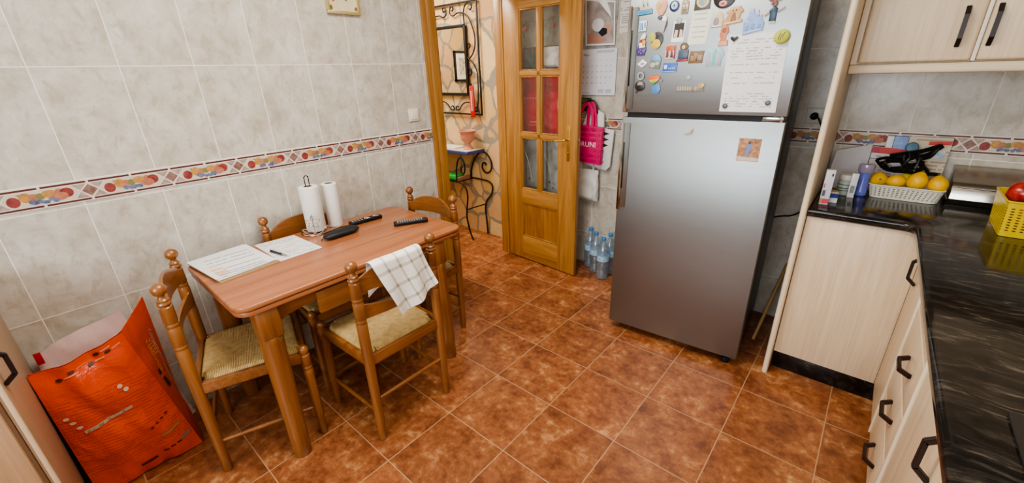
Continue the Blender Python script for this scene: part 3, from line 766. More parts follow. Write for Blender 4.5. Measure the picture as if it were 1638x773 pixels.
# ---- magnets: plane local x along the door, local y up
def FP(u, w, off=0): return FM @ Vector((u, -off, w))
XM = Matrix(((1, 0, 0, 0), (0, 0, -1, 0), (0, 1, 0, 0), (0, 0, 0, 1)))     # local polygon xy -> xz, thickness towards -y
_pal = {}
def pm(c, rough=.35):
    if isinstance(c, bpy.types.Material): return c
    if c not in _pal: _pal[c] = plain('enamel_' + c.lstrip('#'), c, rough, var=.12, scale=90)
    return _pal[c]
K = .00061      # metres per crop pixel
def magnet(name, label, u, w, parts, t0=.0015, group='souvenir magnets on the freezer door', cat='magnet', y0=.0006):
    """parts: (part name, [polygons], colour, thickness above the previous layer)"""
    p = FP(u, w); o = thing(name, label, cat, p, FA, group) if len(parts) > 1 else None
    d = y0; 
    if o is None:
        b = MB()
        for pg in parts[0][1]: b.prism(pg, 0, parts[0][3], XM, min(.0006, parts[0][3] * .3))
        X = T(FP(u, w, d)) @ RZ(FA); bmesh.ops.transform(b.bm, matrix=X, verts=b.bm.verts[:])
        ob = b.build(name, pm(parts[0][2]), loc=FP(u, w, d)); return tag(ob, label, cat, group)
    for i, (pn, pgs, c, th) in enumerate(parts):
        b = MB()
        for pg in pgs: b.prism(pg, d, d + th, XM, min(.0006, th * .3))
        b.build(pn, pm(c), o, world=False)
        if i == 0: d += th
        else: d += .00012
    return o
def R(x0, x1, z0, z1): return [(x0, z0), (x1, z0), (x1, z1), (x0, z1)]
def sc(pts, k=.001): return [(x * k, y * k) for x, y in pts]
E = lambda cx, cy, rx, ry, n=18: circ(n, rx * .001, ry * .001, cx * .001, cy * .001)
def mm(*pts): return [(x * .001, y * .001) for x, y in pts]
magnet('fridge_magnet', 'pale church towers souvenir magnet on a bright blue base, top left of the freezer', .077, 1.735, [('base', [mm((-34, -17), (34, -14), (34, 4), (-34, 0))], '#3f9ad0', .004), ('tower', [mm((-24, 0), (-20, 14), (-16, 16), (-12, 44), (-8, 16), (-3, 12), (2, 18), (6, 44), (10, 18), (16, 12), (30, 10), (31, 3))], '#b8b29c', .003), ('lettering', [mm((-28 + i * 8, -10), (-23 + i * 8, -10 + .4), (-23 + i * 8, -4), (-28 + i * 8, -4.5)) for i in range(7)], '#2b6f9c', .0006)])
magnet('fridge_magnet', 'hot-air balloon shaped magnet in pink and sand tones', .152, 1.735, [('envelope', [mm((-8, -26), (8, -26), (20, -6), (26, 14), (20, 32), (0, 38), (-20, 30), (-27, 12), (-20, -8))], '#d6ad82', .005), ('stripe', [mm((8, -20), (17, -6), (22, 14), (17, 30), (6, 34), (10, 10))], '#dd9587', .0008), ('stripe', [mm((-14, 18), (4, 26), (6, 8), (-12, 0))], '#caa45f', .0008), ('basket', [mm((-12, -40), (4, -40), (6, -28), (-10, -28))], '#555466', .004)])
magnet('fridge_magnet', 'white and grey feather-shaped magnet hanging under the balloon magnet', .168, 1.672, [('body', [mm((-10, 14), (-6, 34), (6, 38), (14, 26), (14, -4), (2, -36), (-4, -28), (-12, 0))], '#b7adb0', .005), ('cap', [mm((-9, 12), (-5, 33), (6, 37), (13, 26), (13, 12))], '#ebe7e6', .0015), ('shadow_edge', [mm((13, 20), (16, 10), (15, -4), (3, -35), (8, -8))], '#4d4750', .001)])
magnet('fridge_magnet', 'dark blue evil-eye disc magnet', .208, 1.741, [('rim', [E(0, 0, 21, 22, 28)], '#182150', .004), ('white_ring', [E(0, 1, 14, 15, 24)], '#bcd8ea', .001), ('iris', [E(0, 1, 9, 10, 20)], '#8cbfe2', .001), ('pupil', [E(0, 1, 3.5, 4, 14)], '#10222e', .001)])
magnet('fridge_magnet', 'narrow beige gabled house magnet', .255, 1.738, [('house', [mm((-16, -32), (14, -32), (15, 14), (8, 24), (4, 34), (-4, 34), (-10, 22), (-15, 12))], '#a7967a', .004), ('window', [R(-.010, -.003, -.006, .004), R(.003, .010, -.006, .004), R(-.004, .004, .010, .018)], '#e2d9c4', .0006), ('window', [R(-.010, .010, -.020, -.014), R(-.010, .010, -.028, -.023)], '#6f6149', .0006)])
magnet('fridge_magnet', 'square dark-framed mosaic magnet with a cream roundel', .326, 1.741, [('frame', [mm((-33, -26), (31, -24), (31, 40), (-31, 40))], '#55504a', .004), ('roundel', [E(0, 8, 25, 27, 26)], '#d9cfae', .0008), ('roundel', [E(0, 8, 18, 20, 22)], '#b3a075', .0008), ('figure', [mm((-4, -8), (6, -8), (3, 6), (14, 4), (3, 12), (2, 26), (-4, 26), (-4, 12), (-14, 5), (-3, 6))], '#6fa3c4', .0008)])
magnet('fridge_magnet', 'round black record-like magnet with a pink oval label', .410, 1.752, [('disc', [E(0, 0, 43, 40, 34)], '#26221f', .004), ('oval', [E(-3, -22, 16, 11, 22)], '#d98f88', .0008), ('oval', [E(-3, -22, 7, 5, 16)], '#a9423f', .0008)])
magnet('fridge_magnet', 'small red and brown magnet at the top beside the round black one', .478, 1.752, [('base', [mm((-22, -8), (-8, -11), (10, -9), (22, -6), (22, 18), (-22, 18))], '#8a4a42', .004), ('detail', [E(-10, 4, 7, 6), E(9, 5, 8, 6)], '#c9a08c', .0008)])
magnet('fridge_magnet', 'pink lettered magnet at the top edge of the freezer', .534, 1.752, [('base', [mm((-30, -9), (-18, -12), (0, -9), (16, -13), (30, -8), (30, 18), (-30, 18))], '#d3b2b0', .004), ('detail', [mm((-24 + i * 10, -4), (-18 + i * 10, -4), (-18 + i * 10, 8), (-24 + i * 10, 8)) for i in range(5)], '#9a5560', .0008)])
magnet('fridge_magnet', 'moose figure magnet in a dark blue jersey with antlers raised', .597, 1.682, [('jersey', [mm((-12, -34), (12, -34), (12, -6), (16, 8), (6, 18), (-4, 18), (-15, 4), (-11, -6))], '#1f3d52', .005), ('head', [E(1, 30, 9, 12), mm((-2, 34), (-12, 30), (-14, 26), (0, 24))], '#7e4a34', .004), ('antler', [mm((-4, 38), (-18, 38), (-30, 50), (-22, 46), (-18, 54), (-14, 46), (-8, 54), (-6, 46)), mm((5, 38), (12, 44), (16, 58), (20, 50), (26, 60), (24, 48), (30, 50), (14, 38))], '#7c3330', .003), ('arm', [mm((-14, 6), (-32, -8), (-30, -14), (-12, -4)), mm((14, 6), (32, 14), (36, 18), (38, 14), (34, 9), (14, -2))], '#b3a79a', .003), ('trousers', [R(-.012, .012, -.040, -.034)], '#d8cbc4', .003)])
magnet('fridge_magnet', 'sharp-nosed arch magnet with a grey-violet oval', .394, 1.672, [('arch', [mm((-23, -30), (20, -28), (24, 0), (18, 20), (6, 33), (-2, 30), (-14, 4))], '#d4b98f', .004), ('oval', [E(-4, -8, 10, 16)], '#8a7f92', .0009), ('band', [mm((-21, -28), (18, -27), (18, -22), (-19, -23))], '#efe6d3', .0012)])
magnet('fridge_magnet', 'sandstone step-pyramid temple magnet', .455, 1.680, [('temple', [mm((-36, -34), (34, -24), (34, -14), (22, -12), (26, 10), (34, 14), (32, 24), (24, 24), (24, 34), (-16, 32), (-18, 22), (-28, 20), (-30, 12), (-20, 8), (-36, -20))], '#cb9a62', .005), ('staircase', [mm((-12, -26), (12, -22), (4, 14), (-4, 14))], '#8d5a30', .0012), ('doorway', [E(-5, 20, 3, 3), E(7, 21, 3, 3)], '#4a2d18', .0012), ('ledge', [mm((-34, -32), (32, -23), (32, -16), (-34, -24))], '#e3c08e', .0014)])
magnet('fridge_magnet', 'pale blue hillside-village magnet with stepped roofs', .534, 1.655, [('village', [mm((-36, -50), (36, -36), (37, -8), (30, 2), (24, 22), (14, 12), (12, 40), (4, 28), (-2, 26), (-6, 44), (-22, 44), (-24, 18), (-30, 10), (-38, -6))], '#8ba7d6', .005), ('roof', [mm((-24, 32), (-14, 46), (-4, 32)), mm((2, 22), (10, 38), (16, 20)), mm((-36, -6), (-26, 6), (-16, -6))], '#b8b4d8', .0010), ('wall', [R(-.028, -.018, -.034, -.016), R(-.008, .004, -.030, -.010), R(.014, .026, -.028, -.012)], '#6f92cc', .0010), ('lettering', [mm((-32 + i * 9, -46 + i * 1.6), (-26 + i * 9, -45 + i * 1.6), (-26 + i * 9, -38 + i * 1.6), (-32 + i * 9, -39 + i * 1.6)) for i in range(7)], '#c3d3ee', .0010)])
magnet('fridge_magnet', 'blue and white patterned tile magnet left of the polaroid', .073, 1.672, [('tile', [mm((-20, -22), (16, -22), (18, 22), (-18, 20))], '#dfe6ea', .004), ('pattern', [mm((-14, -18), (-8, -16), (-12, 16), (-16, 14)), mm((-4, -16), (4, -18), (-2, 16), (-8, 12)), mm((8, -10), (14, -8), (12, 18), (6, 10))], '#4b79a8', .0006)])
pz = thing('instant_photo', 'instant photo with a white border held by a round grey magnet', 'photo', FP(.237, 1.639), FA)
MB().prism(mm((-29, -44), (25, -43), (29, 42), (-23, 40)), .0006, .0011, XM).build('card', M['paper'], pz, world=False)
MB().prism(mm((-22, -26), (21, -25), (23, 33), (-19, 31)), .0011, .0014, XM).build('picture', plain('dark_photo_ink', '#2e2520', .3), pz, world=False)
MB().prism(mm((-20, -24), (-4, -24), (-2, 4), (-14, 6)), .0014, .0016, XM).prism(mm((4, -24), (19, -24), (18, 2), (6, 8)), .0014, .0016, XM).build('pale_figure', plain('pale_photo_ink', '#d9bfa4', .3), pz, world=False)
magnet('round_magnet', 'round grey magnet pinning the instant photo', .236, 1.680, [('disc', [E(0, 0, 12, 13, 20)], '#8f9396', .003), ('face', [E(0, 0, 9, 10, 18)], '#a9aeb1', .0006)], group='plain disc magnets on the refrigerator', y0=.0018)
ls = thing('handwritten_list', 'small cream handwritten list on the freezer, right of the instant photo', 'paper', FP(.327, 1.645), FA)
MB().prism(mm((-47, -66), (30, -62), (46, 66), (-40, 62)), .0006, .0011, XM).build('sheet', printed('list_handwriting', '#dfe2d2', '#8f957f', (1, 0, 0), (0, 0, 1), .010, 70, .55, -.03, .022), ls, world=False)
magnet('fridge_magnet', 'orange stone-figure magnet standing above the white printed sheet', .428, 1.607, [('figure', [mm((-18, -40), (20, -38), (18, -18), (8, -14), (10, 6), (18, 14), (14, 30), (10, 40), (-8, 42), (-14, 30), (-16, 10), (-18, 4), (-10, -10), (-16, -22))], '#c9764a', .005), ('plinth', [mm((-18, -39), (18, -37), (16, -20), (-16, -22))], '#d79a7e', .001), ('crest', [E(0, 22, 8, 10)], '#a04e22', .001)])
magnet('fridge_magnet', 'clown-like doll magnet with white cap and purple spotted skirt', .076, 1.592, [('skirt', [mm((-22, -46), (14, -46), (21, -20), (16, 0), (-16, 2), (-24, -24))], '#4a3474', .005), ('apron', [mm((-12, -14), (16, -10), (14, 8), (-14, 10))], '#e9e6e2', .001), ('face', [E(8, 8, 9, 14)], '#d59a35', .0015), ('hair', [mm((-14, 8), (8, 12), (12, 28), (-6, 30))], '#9c2f2b', .0012), ('cap', [mm((-10, 22), (14, 26), (16, 44), (8, 50), (-6, 36))], '#e8e2da', .0018), ('spot', [E(-12, -30, 2.2, 2.2, 8), E(-2, -36, 2.2, 2.2, 8), E(8, -26, 2.2, 2.2, 8), E(-6, -22, 2.2, 2.2, 8)], '#e6dff0', .0014)])
magnet('fridge_magnet', 'pair of green and yellow maracas magnet with a black sombrero', .136, 1.612, [('sombrero', [E(10, 0, 27, 32)], '#2c2a2c', .004), ('maraca', [E(-16, 10, 16, 20)], '#a9b04a', .004), ('maraca', [E(8, -20, 20, 20)], '#d3b23c', .005), ('stripe', [E(-6, 10, 8, 18), E(10, -26, 10, 8)], '#d98a5a', .001), ('stripe', [mm((-10, -12), (20, -8), (22, -14), (-10, -18))], '#3f8a4a', .001)])
magnet('fridge_magnet', 'red and yellow bullfight poster magnet', .211, 1.557, [('card', [mm((-24, -30), (22, -32), (24, 26), (0, 30), (-22, 26))], '#cbb8a4', .004), ('cape', [mm((-20, 4), (20, 4), (22, 24), (-2, 28), (-20, 22))], '#c9602f', .0009), ('figure', [mm((-18, -26), (-6, -20), (-8, 4), (-16, 2)), mm((2, -24), (16, -26), (10, 2), (4, 4))], '#5c2438', .0010), ('edge', [R(.017, .022, -.030, .024)], '#8a1f2a', .0011)])
magnet('fridge_magnet', 'ceramic doll magnet in an ochre shawl on a red base', .267, 1.552, [('base', [mm((-28, -40), (24, -38), (26, -24), (-22, -30))], '#8e3238', .005), ('dress', [mm((-20, -28), (24, -26), (24, 8), (-16, 10))], '#46536b', .004), ('shawl', [mm((-22, -8), (-18, 4), (16, 16), (24, 8), (14, -2), (-14, -12))], '#b57a2e', .0014), ('headdress', [E(4, 22, 17, 18)], '#5c4a26', .003), ('face', [E(2, 20, 8, 9)], '#d5b17e', .0045)])
magnet('fridge_magnet', 'brown carved wooden town-scene magnet', .326, 1.530, [('plaque', [mm((-32, -26), (28, -26), (32, 24), (-26, 24))], '#7c6144', .004), ('building', [R(-.022, -.004, -.016, .004), R(.002, .024, -.014, .008), R(-.010, .006, -.016, .016)], '#a08460', .001), ('door', [R(.000, .006, -.016, -.006)], '#3d2c1c', .0012)])
magnet('fridge_magnet', 'pale turquoise glassy cliff-shaped magnet left of the white printed sheet', .402, 1.530, [('slab', [mm((-36, -42), (28, -40), (30, -14), (38, 12), (24, 32), (6, 38), (-8, 28), (-24, 36), (-36, 14), (-32, -12))], '#9ec7cf', .005), ('waterfall', [mm((-8, -36), (6, -36), (8, 20), (2, 32), (-6, 18))], '#7fb9ae', .0012), ('rock', [mm((-32, -38), (-14, -36), (-18, 6), (-28, 20)), mm((12, -36), (26, -36), (26, 6), (16, 18))], '#b6a3b8', .0012)])
magnet('fridge_magnet', 'white diamond-shaped ornament magnet beside the freezer handle', .084, 1.510, [('diamond', [mm((-25, 0), (-12, 8), (0, 20), (12, 11), (25, 4), (14, -8), (0, -18), (-14, -9))], '#e4e2dc', .004), ('emblem', [mm((-10, -2), (0, 6), (12, 2), (2, -6))], '#8f9294', .001)])
magnet('fridge_magnet', 'domed landscape magnet with blue sky and grey rocks', .147, 1.516, [('dome', [mm((-28, -26), (20, -32), (26, 0), (24, 20), (12, 32), (-6, 32), (-18, 20), (-24, 4))], '#6b7c74', .005), ('sky', [mm((-17, 10), (-8, 29), (10, 30), (22, 18), (24, 8), (6, 2))], '#6ba9d2', .001), ('rock', [E(-12, -14, 12, 12), E(8, -8, 10, 8)], '#b2aa9c', .0012)])
magnet('fridge_magnet', 'flat royal-blue rectangular magnet with a white crest', .216, 1.489, [('card', [mm((-34, -22), (32, -18), (32, 20), (-30, 20))], '#2e5fb8', .003), ('crest', [mm((-26, -6), (-14, -6), (-12, 8), (-16, 14), (-20, 8), (-24, 14), (-27, 8))], '#d3dcec', .0006), ('lettering', [R(-.006 + i * .008, -.001 + i * .008, -.006, -.001) for i in range(4)], '#c3d0e8', .0006), ('band', [mm((-32, -20), (30, -17), (30, -14), (-32, -16))], '#8fb0e2', .0006)])
def ring(rx, rz, k, n=20): return [[(rx * cos(2 * PI * i / n), rz * sin(2 * PI * i / n)), (rx * cos(2 * PI * (i + 1) / n), rz * sin(2 * PI * (i + 1) / n)), (rx * k * cos(2 * PI * (i + 1) / n), rz * k * sin(2 * PI * (i + 1) / n)), (rx * k * cos(2 * PI * i / n), rz * k * sin(2 * PI * i / n))] for i in range(n)]
magnet('fridge_magnet', 'bottle-opener magnet with a round black cap, lower left of the freezer door', .083, 1.428, [('cap', [E(-2, -18, 25, 24)], '#23211f', .005), ('opener_loop', [[(x, z + .027) for x, z in q] for q in ring(.017, .019, .62)], '#a7a59e', .004), ('emblem', [mm((-16, -14), (14, -14), (10, 2), (-10, 2))], '#8f8a78', .001), ('tail', [mm((-20, -38), (-12, -36), (-14, -52), (-20, -50))], '#3c3a38', .003)])
magnet('fridge_magnet', 'rainbow heart over a blue figure magnet, lower left of the freezer', .157, 1.417, [('figure', [mm((-10, 0), (18, 2), (26, -24), (14, -44), (-12, -42), (-16, -20))], '#4f80bb', .005), ('heart_top', [mm((-34, 24), (-26, 42), (-10, 36), (4, 38), (18, 36), (20, 26), (-30, 18))], '#d9622b', .0035), ('heart_middle', [mm((-32, 20), (18, 26), (8, 14), (-22, 8))], '#d8b13a', .0037), ('heart_tip', [mm((-22, 9), (8, 14), (-8, -2))], '#4e9a4c', .0039), ('paw', [E(24, 16, 7, 6)], '#857d86', .003)])
magnet('round_magnet', 'plain round grey magnet alone above the lettered strip magnet', .304, 1.445, [('disc', [E(0, 0, 12.5, 12.5, 22)], '#8a9294', .003), ('face', [E(0, 0, 9, 9, 20)], '#a3abab', .0006)], group='plain disc magnets on the refrigerator')
magnet('fridge_magnet', 'lettered strip magnet with a small sand-coloured block at its right end', .318, 1.400, [('strip', [mm((-64, -17), (-26, -15), (4, -14), (10, -18), (18, -14), (50, -15), (60, -10), (56, 4), (40, 10), (30, 14), (22, 8), (10, 15), (4, 8), (-8, 14), (-18, 6), (-34, 13), (-42, 10), (-62, 12))], '#7d7a72', .004), ('letter', [mm((-58 + i * 11, -11), (-50 + i * 11, -11), (-52 + i * 11, 7), (-57 + i * 11, 6)) for i in range(8)], '#aaa598', .0008), ('letter', [mm((8, -14), (13, -14), (14, 8), (9, 10))], '#96604a', .001), ('block', [mm((36, -2), (54, 0), (62, 12), (58, 21), (40, 20), (34, 12))], '#c2a061', .003)])
# A4 sheet and its holders
sh = thing('printed_sheet', 'white A4 printed sheet on the right of the freezer door', 'paper', FP(.561, 1.455), FA)
MB().grid(lambda u, v: (-.110 + .218 * u + (v - .5) * -.004, -.0009 - .0014 * sin(PI * v) * (1 - .5 * u) - .0006 * max(0, 1 - abs(v - .43) * 14), -.154 + .309 * v), 12, 24).build('sheet', printed('letter_print', '#e3e3e6', '#74747f', (1, 0, 0), (0, 0, 1), .0105, 46, .42, -.095, .09, fill=.3), sh, world=False)
magnet('fridge_magnet', 'small black heart-shaped magnet on the sheet top left corner', .470, 1.592, [('heart', [mm((0, -10), (14, 2), (15, 8), (8, 11), (1, 6), (-8, 11), (-15, 8), (-14, 2))], '#2a2625', .005)], y0=.003, group=None)
ten = thing('tennis_ball_magnet', 'yellow-green half tennis ball magnet on the sheet top right corner', 'magnet', FP(.643, 1.590), FA)
MB().ell((0, -.0145, 0), (.028, .013, .026)).build('ball', plain('tennis_felt', '#b9bd52', .85, var=.2, scale=200), ten, world=False)
b = MB()
for x, z0, z1 in ((-.008, -.010, .012), (-.002, -.013, .010), (.005, -.008, .015)): b.tube([(x - .002, -.0265, z0), (x, -.0275, (z0 + z1) / 2), (x + .003, -.0262, z1)], .0012, 5)
b.build('black_marking', M['black'], ten, world=False)
for i, (u, w, lb) in enumerate(((.474, 1.325, 'dark grey disc magnet on the printed sheet, bottom left corner'), (.637, 1.340, 'dark grey disc magnet on the printed sheet, bottom right corner'))):
    magnet('round_magnet', lb, u, w, [('disc', [E(0, 0, 10.5, 10.5, 20)], '#4c4c52', .004), ('face', [E(0, 0, 7, 7, 18)], '#66666c', .0006)], group='plain disc magnets on the refrigerator', y0=.003)
# lower door
ph2 = thing('photo_print', 'square sepia photo of a seated person in blue on the lower fridge door', 'photo', FP(.598, 1.140), FA)
MB().prism(mm((-44, -51), (43, -49), (44, 50), (-44, 50)), .0006, .0012, XM).build('card', blotch('sepia_photo', [(.25, '#5b3a28'), (.5, '#a9774f'), (.75, '#cfa67c')], 45, .3, 3), ph2, world=False)
MB().prism(mm((-8, 0), (6, -2), (12, 18), (4, 26), (-6, 24), (-12, 12)), .0012, .0016, XM).prism(mm((-14, -26), (0, -30), (4, 0), (-10, 2)), .0012, .0015, XM).build('blue_clothing', plain('photo_blue', '#6a84b4', .3), ph2, world=False)
MB().prism(E(-1, 31, 5, 6), .0012, .0017, XM).build('head', plain('photo_dark', '#4a3226', .3), ph2, world=False)
MB().prism(mm((-42, -49), (41, -47), (42, -34), (-42, -30)), .0012, .0014, XM).build('ground', plain('photo_ground', '#cdbfae', .3), ph2, world=False)
magnet('butterfly_magnet', 'small brass butterfly magnet on the lower fridge door', .337, 1.207, [('wing', [mm((-22, -12), (-2, -6), (14, 14), (18, 12), (16, -4), (4, -14), (-12, -15))], '#a8905a', .003), ('body', [mm((-20, -14), (14, -6), (14, -9), (-18, -17))], '#d2c08c', .004)], group=None)

# ------------------------------------------------------------------ right side: tall panel, cabinets, worktop
pn = thing('end_panel', 'tall pale wood end panel between the refrigerator and the worktop', 'panel', (2.104, 1.54, 0))
MB().box(2.092, 2.116, 1.236, 1.845, 0, 2.25, .002).build('board', M['cab'], pn)
MB().lathe([(.0125, .0), (.0125, 2.25)], 16, T(Vector((2.104, 1.236, 0)))).build('rounded_edge', M['caby'], pn)
# bases
def handle_v(x, y, z, par, L=.11, nrm=(-1, 0, 0), axis=(0, 0, 1), r=.0065):
    n_ = Vector(nrm); a_ = Vector(axis); c_ = Vector((x, y, z)); side = n_.cross(a_)
    def bar(p, q, w, h):
        p = Vector(p); q = Vector(q); d_ = (q - p).normalized(); s2 = side; t2 = d_.cross(s2)
        V = [p + s2 * a * w + t2 * b_ * h for a, b_ in ((-1, -1), (1, -1), (1, 1), (-1, 1))] + [q + s2 * a * w + t2 * b_ * h for a, b_ in ((-1, -1), (1, -1), (1, 1), (-1, 1))]
        bb = bmesh.new(); vs = [bb.verts.new(v) for v in V]
        for f in ((0, 1, 2, 3), (7, 6, 5, 4), (0, 4, 5, 1), (1, 5, 6, 2), (2, 6, 7, 3), (3, 7, 4, 0)): bb.faces.new([vs[i] for i in f])
        bmesh.ops.recalc_face_normals(bb, faces=bb.faces[:])
        bmesh.ops.bevel(bb, geom=bb.edges[:], offset=.0015, segments=2, affect='EDGES'); b.merge(bb)
    b = MB(); h = L / 2; o = .027
    bar(c_ + a_ * (h * .62) + n_ * o, c_ - a_ * (h * .62) + n_ * o, .007, .005)
    for s in (-1, 1): bar(c_ + a_ * s * h * .55 + n_ * (o + .001), c_ + a_ * s * h + n_ * .0005, .007, .0055)
    return b.build('handle', M['handle'], par)
ZW = .855
cb = thing('corner_base_cabinet', 'pale wood corner base cabinet with a blank panel facing the refrigerator side', 'cabinet', (2.4, 1.4, 0))
MB().box(2.122, XR - .005, 1.292, YB - .004, .12, ZW - .002).box(2.545, XR - .005, .917, 1.29, .12, ZW - .002).build('carcass', M['cabb'], cb)
MB().box(2.1185, 2.520, 1.268, 1.290, .12, ZW - .004, .002).build('blank_panel', M['cab'], cb)
dd = MB().box(2.520, 2.542, .918, 1.266, .122, ZW - .010, .006, 3).build('door', M['cab'], cb)
handle_v(2.5195, 1.155, .735, dd, .12)
MB().box(2.122, 2.575, 1.312, 1.33, 0, .119, .002).box(2.575, 2.593, .917, 1.312, 0, .119, .002).build('plinth', M['granite'], cb)
db = thing('drawer_base_cabinet', 'pale wood base cabinet with four stacked drawers under the worktop', 'cabinet', (2.8, .68, 0))
MB().box(2.545, XR - .005, .452, .913, .12, ZW - .002).build('carcass', M['cabb'], db)
for z0, z1 in ((.703, .845), (.514, .699), (.339, .510), (.122, .335)):
    q = MB().box(2.520, 2.542, .464, .908, z0, z1, .005, 3).build('drawer', M['cab'], db)
    if z0 < .7: handle_v(2.5195, .655, (z0 + z1) / 2 - .006, q, .12, axis=(0, 1, 0))
for y in (.457, .9125):
    MB().box(2.514, 2.544, y - .0055 if y < .5 else y - .003, y + .0055 if y < .5 else y + .003, .12, ZW - .004, .002).build('highlight_strip', M['caby'], db)  # highlight of the rounded front edges, put into a paler strip
MB().box(2.575, 2.593, .452, .914, 0, .119, .002).build('plinth', M['granite'], db)
ob = thing('door_base_cabinet', 'pale wood base cabinet with a single door below the hob', 'cabinet', (2.8, .1, 0))
MB().box(2.545, XR - .005, -.60, .449, .12, ZW - .002).build('carcass', M['cabb'], ob)
dd = MB().box(2.520, 2.542, -.05, .448, .122, ZW - .010, .006, 3).build('door', M['cab'], ob); handle_v(2.5195, .07, .738, dd, .12)
MB().box(2.520, 2.542, -.595, -.054, .122, ZW - .010, .006, 3).build('door', M['cab'], ob)
MB().box(2.514, 2.544, -.0535, -.0505, .122, ZW - .010, .001).build('highlight_strip', M['caby'], ob)  # same painted edge highlight, between the two doors
MB().box(2.575, 2.593, -.60, .450, 0, .119, .002).build('plinth', M['granite'], ob)
# worktop
r = .045; pts = [(2.1185, YB - .003), (2.1185, 1.248)]
cx, cy = 2.474 - r, 1.248 - r
pts += [(cx + r * cos(a_), cy + r * sin(a_)) for a_ in [PI / 2 - i * PI / 2 / 8 for i in range(9)]]
pts += [(2.474, .5), (2.486, -.6), (XR - .003, -.6), (XR - .003, YB - .003)]
wt = tag(MB().prism(pts, ZW, .890, I4, .012, 4).build('worktop', M['granite'], loc=(2.6, 1.0, ZW), sharp=60), 'glossy black veined L-shaped kitchen worktop', 'worktop')
hb = thing('hob', 'black glass hob with a grey metal frame let into the worktop at the right edge', 'hob', (2.8, -.22, .8905))
b = MB(); b.prism(rrect(2.570, 3.03, -.50, .078, .012, 3), .8905, .897, I4, .002); b.build('frame', plain('grey_hob_frame', '#3c3a38', .35, .6), hb)
b = MB(); b.prism(rrect(2.592, 3.008, -.478, .056, .01, 3), .897, .899, I4, .0006); b.build('glass_plate', plain('black_ceramic_glass', '#060607', .05, var=0), hb)
for (x, y, r_) in ((2.70, -.06, .07), (2.90, -.06, .09), (2.70, -.32, .09), (2.90, -.32, .07)):
    MB().tube([(x + r_ * cos(2 * PI * i / 40), y + r_ * sin(2 * PI * i / 40), .8993) for i in range(40)], .0006, 4, True).build('cooking_zone', plain('grey_zone_print', '#55534f', .4), hb)

# upper cabinets
def upper(x0, x1, doors, label):
    t = thing('wall_cabinet', label, 'cabinet', ((x0 + x1) / 2, 1.68, 1.478), 0, 'pale wood wall cabinets')
    (MB().box(x0 - .0205, x1, 1.524, YB - .003, 1.478, 2.25).box(x0 - .0205, x0 + .001, 1.5055, 1.5235, 1.478, 2.25) if x0 < 2.2 else MB().box(x0, x1, 1.524, YB - .003, 1.478, 2.25)).build('carcass', M['cab'], t)
    for a0, a1, hxx in doors:
        q = MB().box(a0, a1, 1.500, 1.522, 1.481, 2.248, .011, 4).build('door', M['cab'], t)
        handle_v(hxx, 1.4995, 1.600, q, .135, nrm=(0, -1, 0))
    return t
upper(2.1385, 2.484, [(2.142, 2.481, 2.431)], 'pale wood wall cabinet next to the tall end panel')
upper(2.486, 3.08, [(2.494, 2.79, 2.514), (2.794, 3.076, 3.05)], 'pale wood wall cabinet right of the first one, cut by the photo edge')
MB_ = MB().box(2.4815, 2.4935, 1.497, 1.5225, 1.481, 2.248, .002)
tag(MB_.build('joint_strip', plain('white_edge_strip', '#ece6d8', .4), loc=(2.4875, 1.51, 1.481)), 'white vertical strip between the two wall cabinet doors', 'strip')
tag(MB().box(2.1175, XR - .004, 1.488, 1.506, 1.440, 1.4765, .008, 3).build('light_rail', M['cabx'], loc=(2.6, 1.497, 1.44)), 'rounded pale wood rail along the underside of the wall cabinets', 'rail')

# socket, plug, cord behind the panel
sk = thing('wall_socket', 'white wall socket behind the end panel beside the refrigerator', 'socket', (2.005, YB, 1.23))
MB().box(1.963, 2.043, YB - .011, YB - .0005, 1.19, 1.27, .005, 3).build('plate', plain('grey_white_plate', '#c9c7c0', .4), sk)
MB().lathe([(.0, .0), (.021, .0), (.021, .006), (.019, .006), (.019, .002), (0, .002)], 20, T(Vector((2.003, YB - .011, 1.23))) @ RX(PI / 2)).build('receptacle', M['cream'], sk)
pl = thing('power_cord', 'black power cord plugged into the socket and drooping behind the end panel', 'cord', (2.02, 1.80, 1.23))
MB().lathe([(.0175, 0), (.0185, .02), (.014, .03), (.007, .036), (0, .036)], 16, T(Vector((2.003, YB - .0175, 1.23))) @ RX(PI / 2)).build('plug', M['rubber'], pl)
MB().tube(smooth([(2.003, YB - .05, 1.228), (2.03, YB - .06, 1.215), (2.072, YB - .05, 1.10), (2.080, YB - .035, .88), (2.060, YB - .03, .74), (2.01, YB - .02, .68), (1.95, YB - .012, .66), (1.85, YB - .01, .62)]), .0042, 8).build('cable', M['rubber'], pl)
tag(MB().tube([(1.992, 1.486, .010), (2.016, 1.66, .19), (2.040, 1.835, .375)], .0095, 10).build('wooden_stick', plain('pale_stick_wood', '#b8925e', .5), loc=(1.992, 1.486, 0)), 'pale wooden stick leaning in the gap between refrigerator and end panel', 'stick')

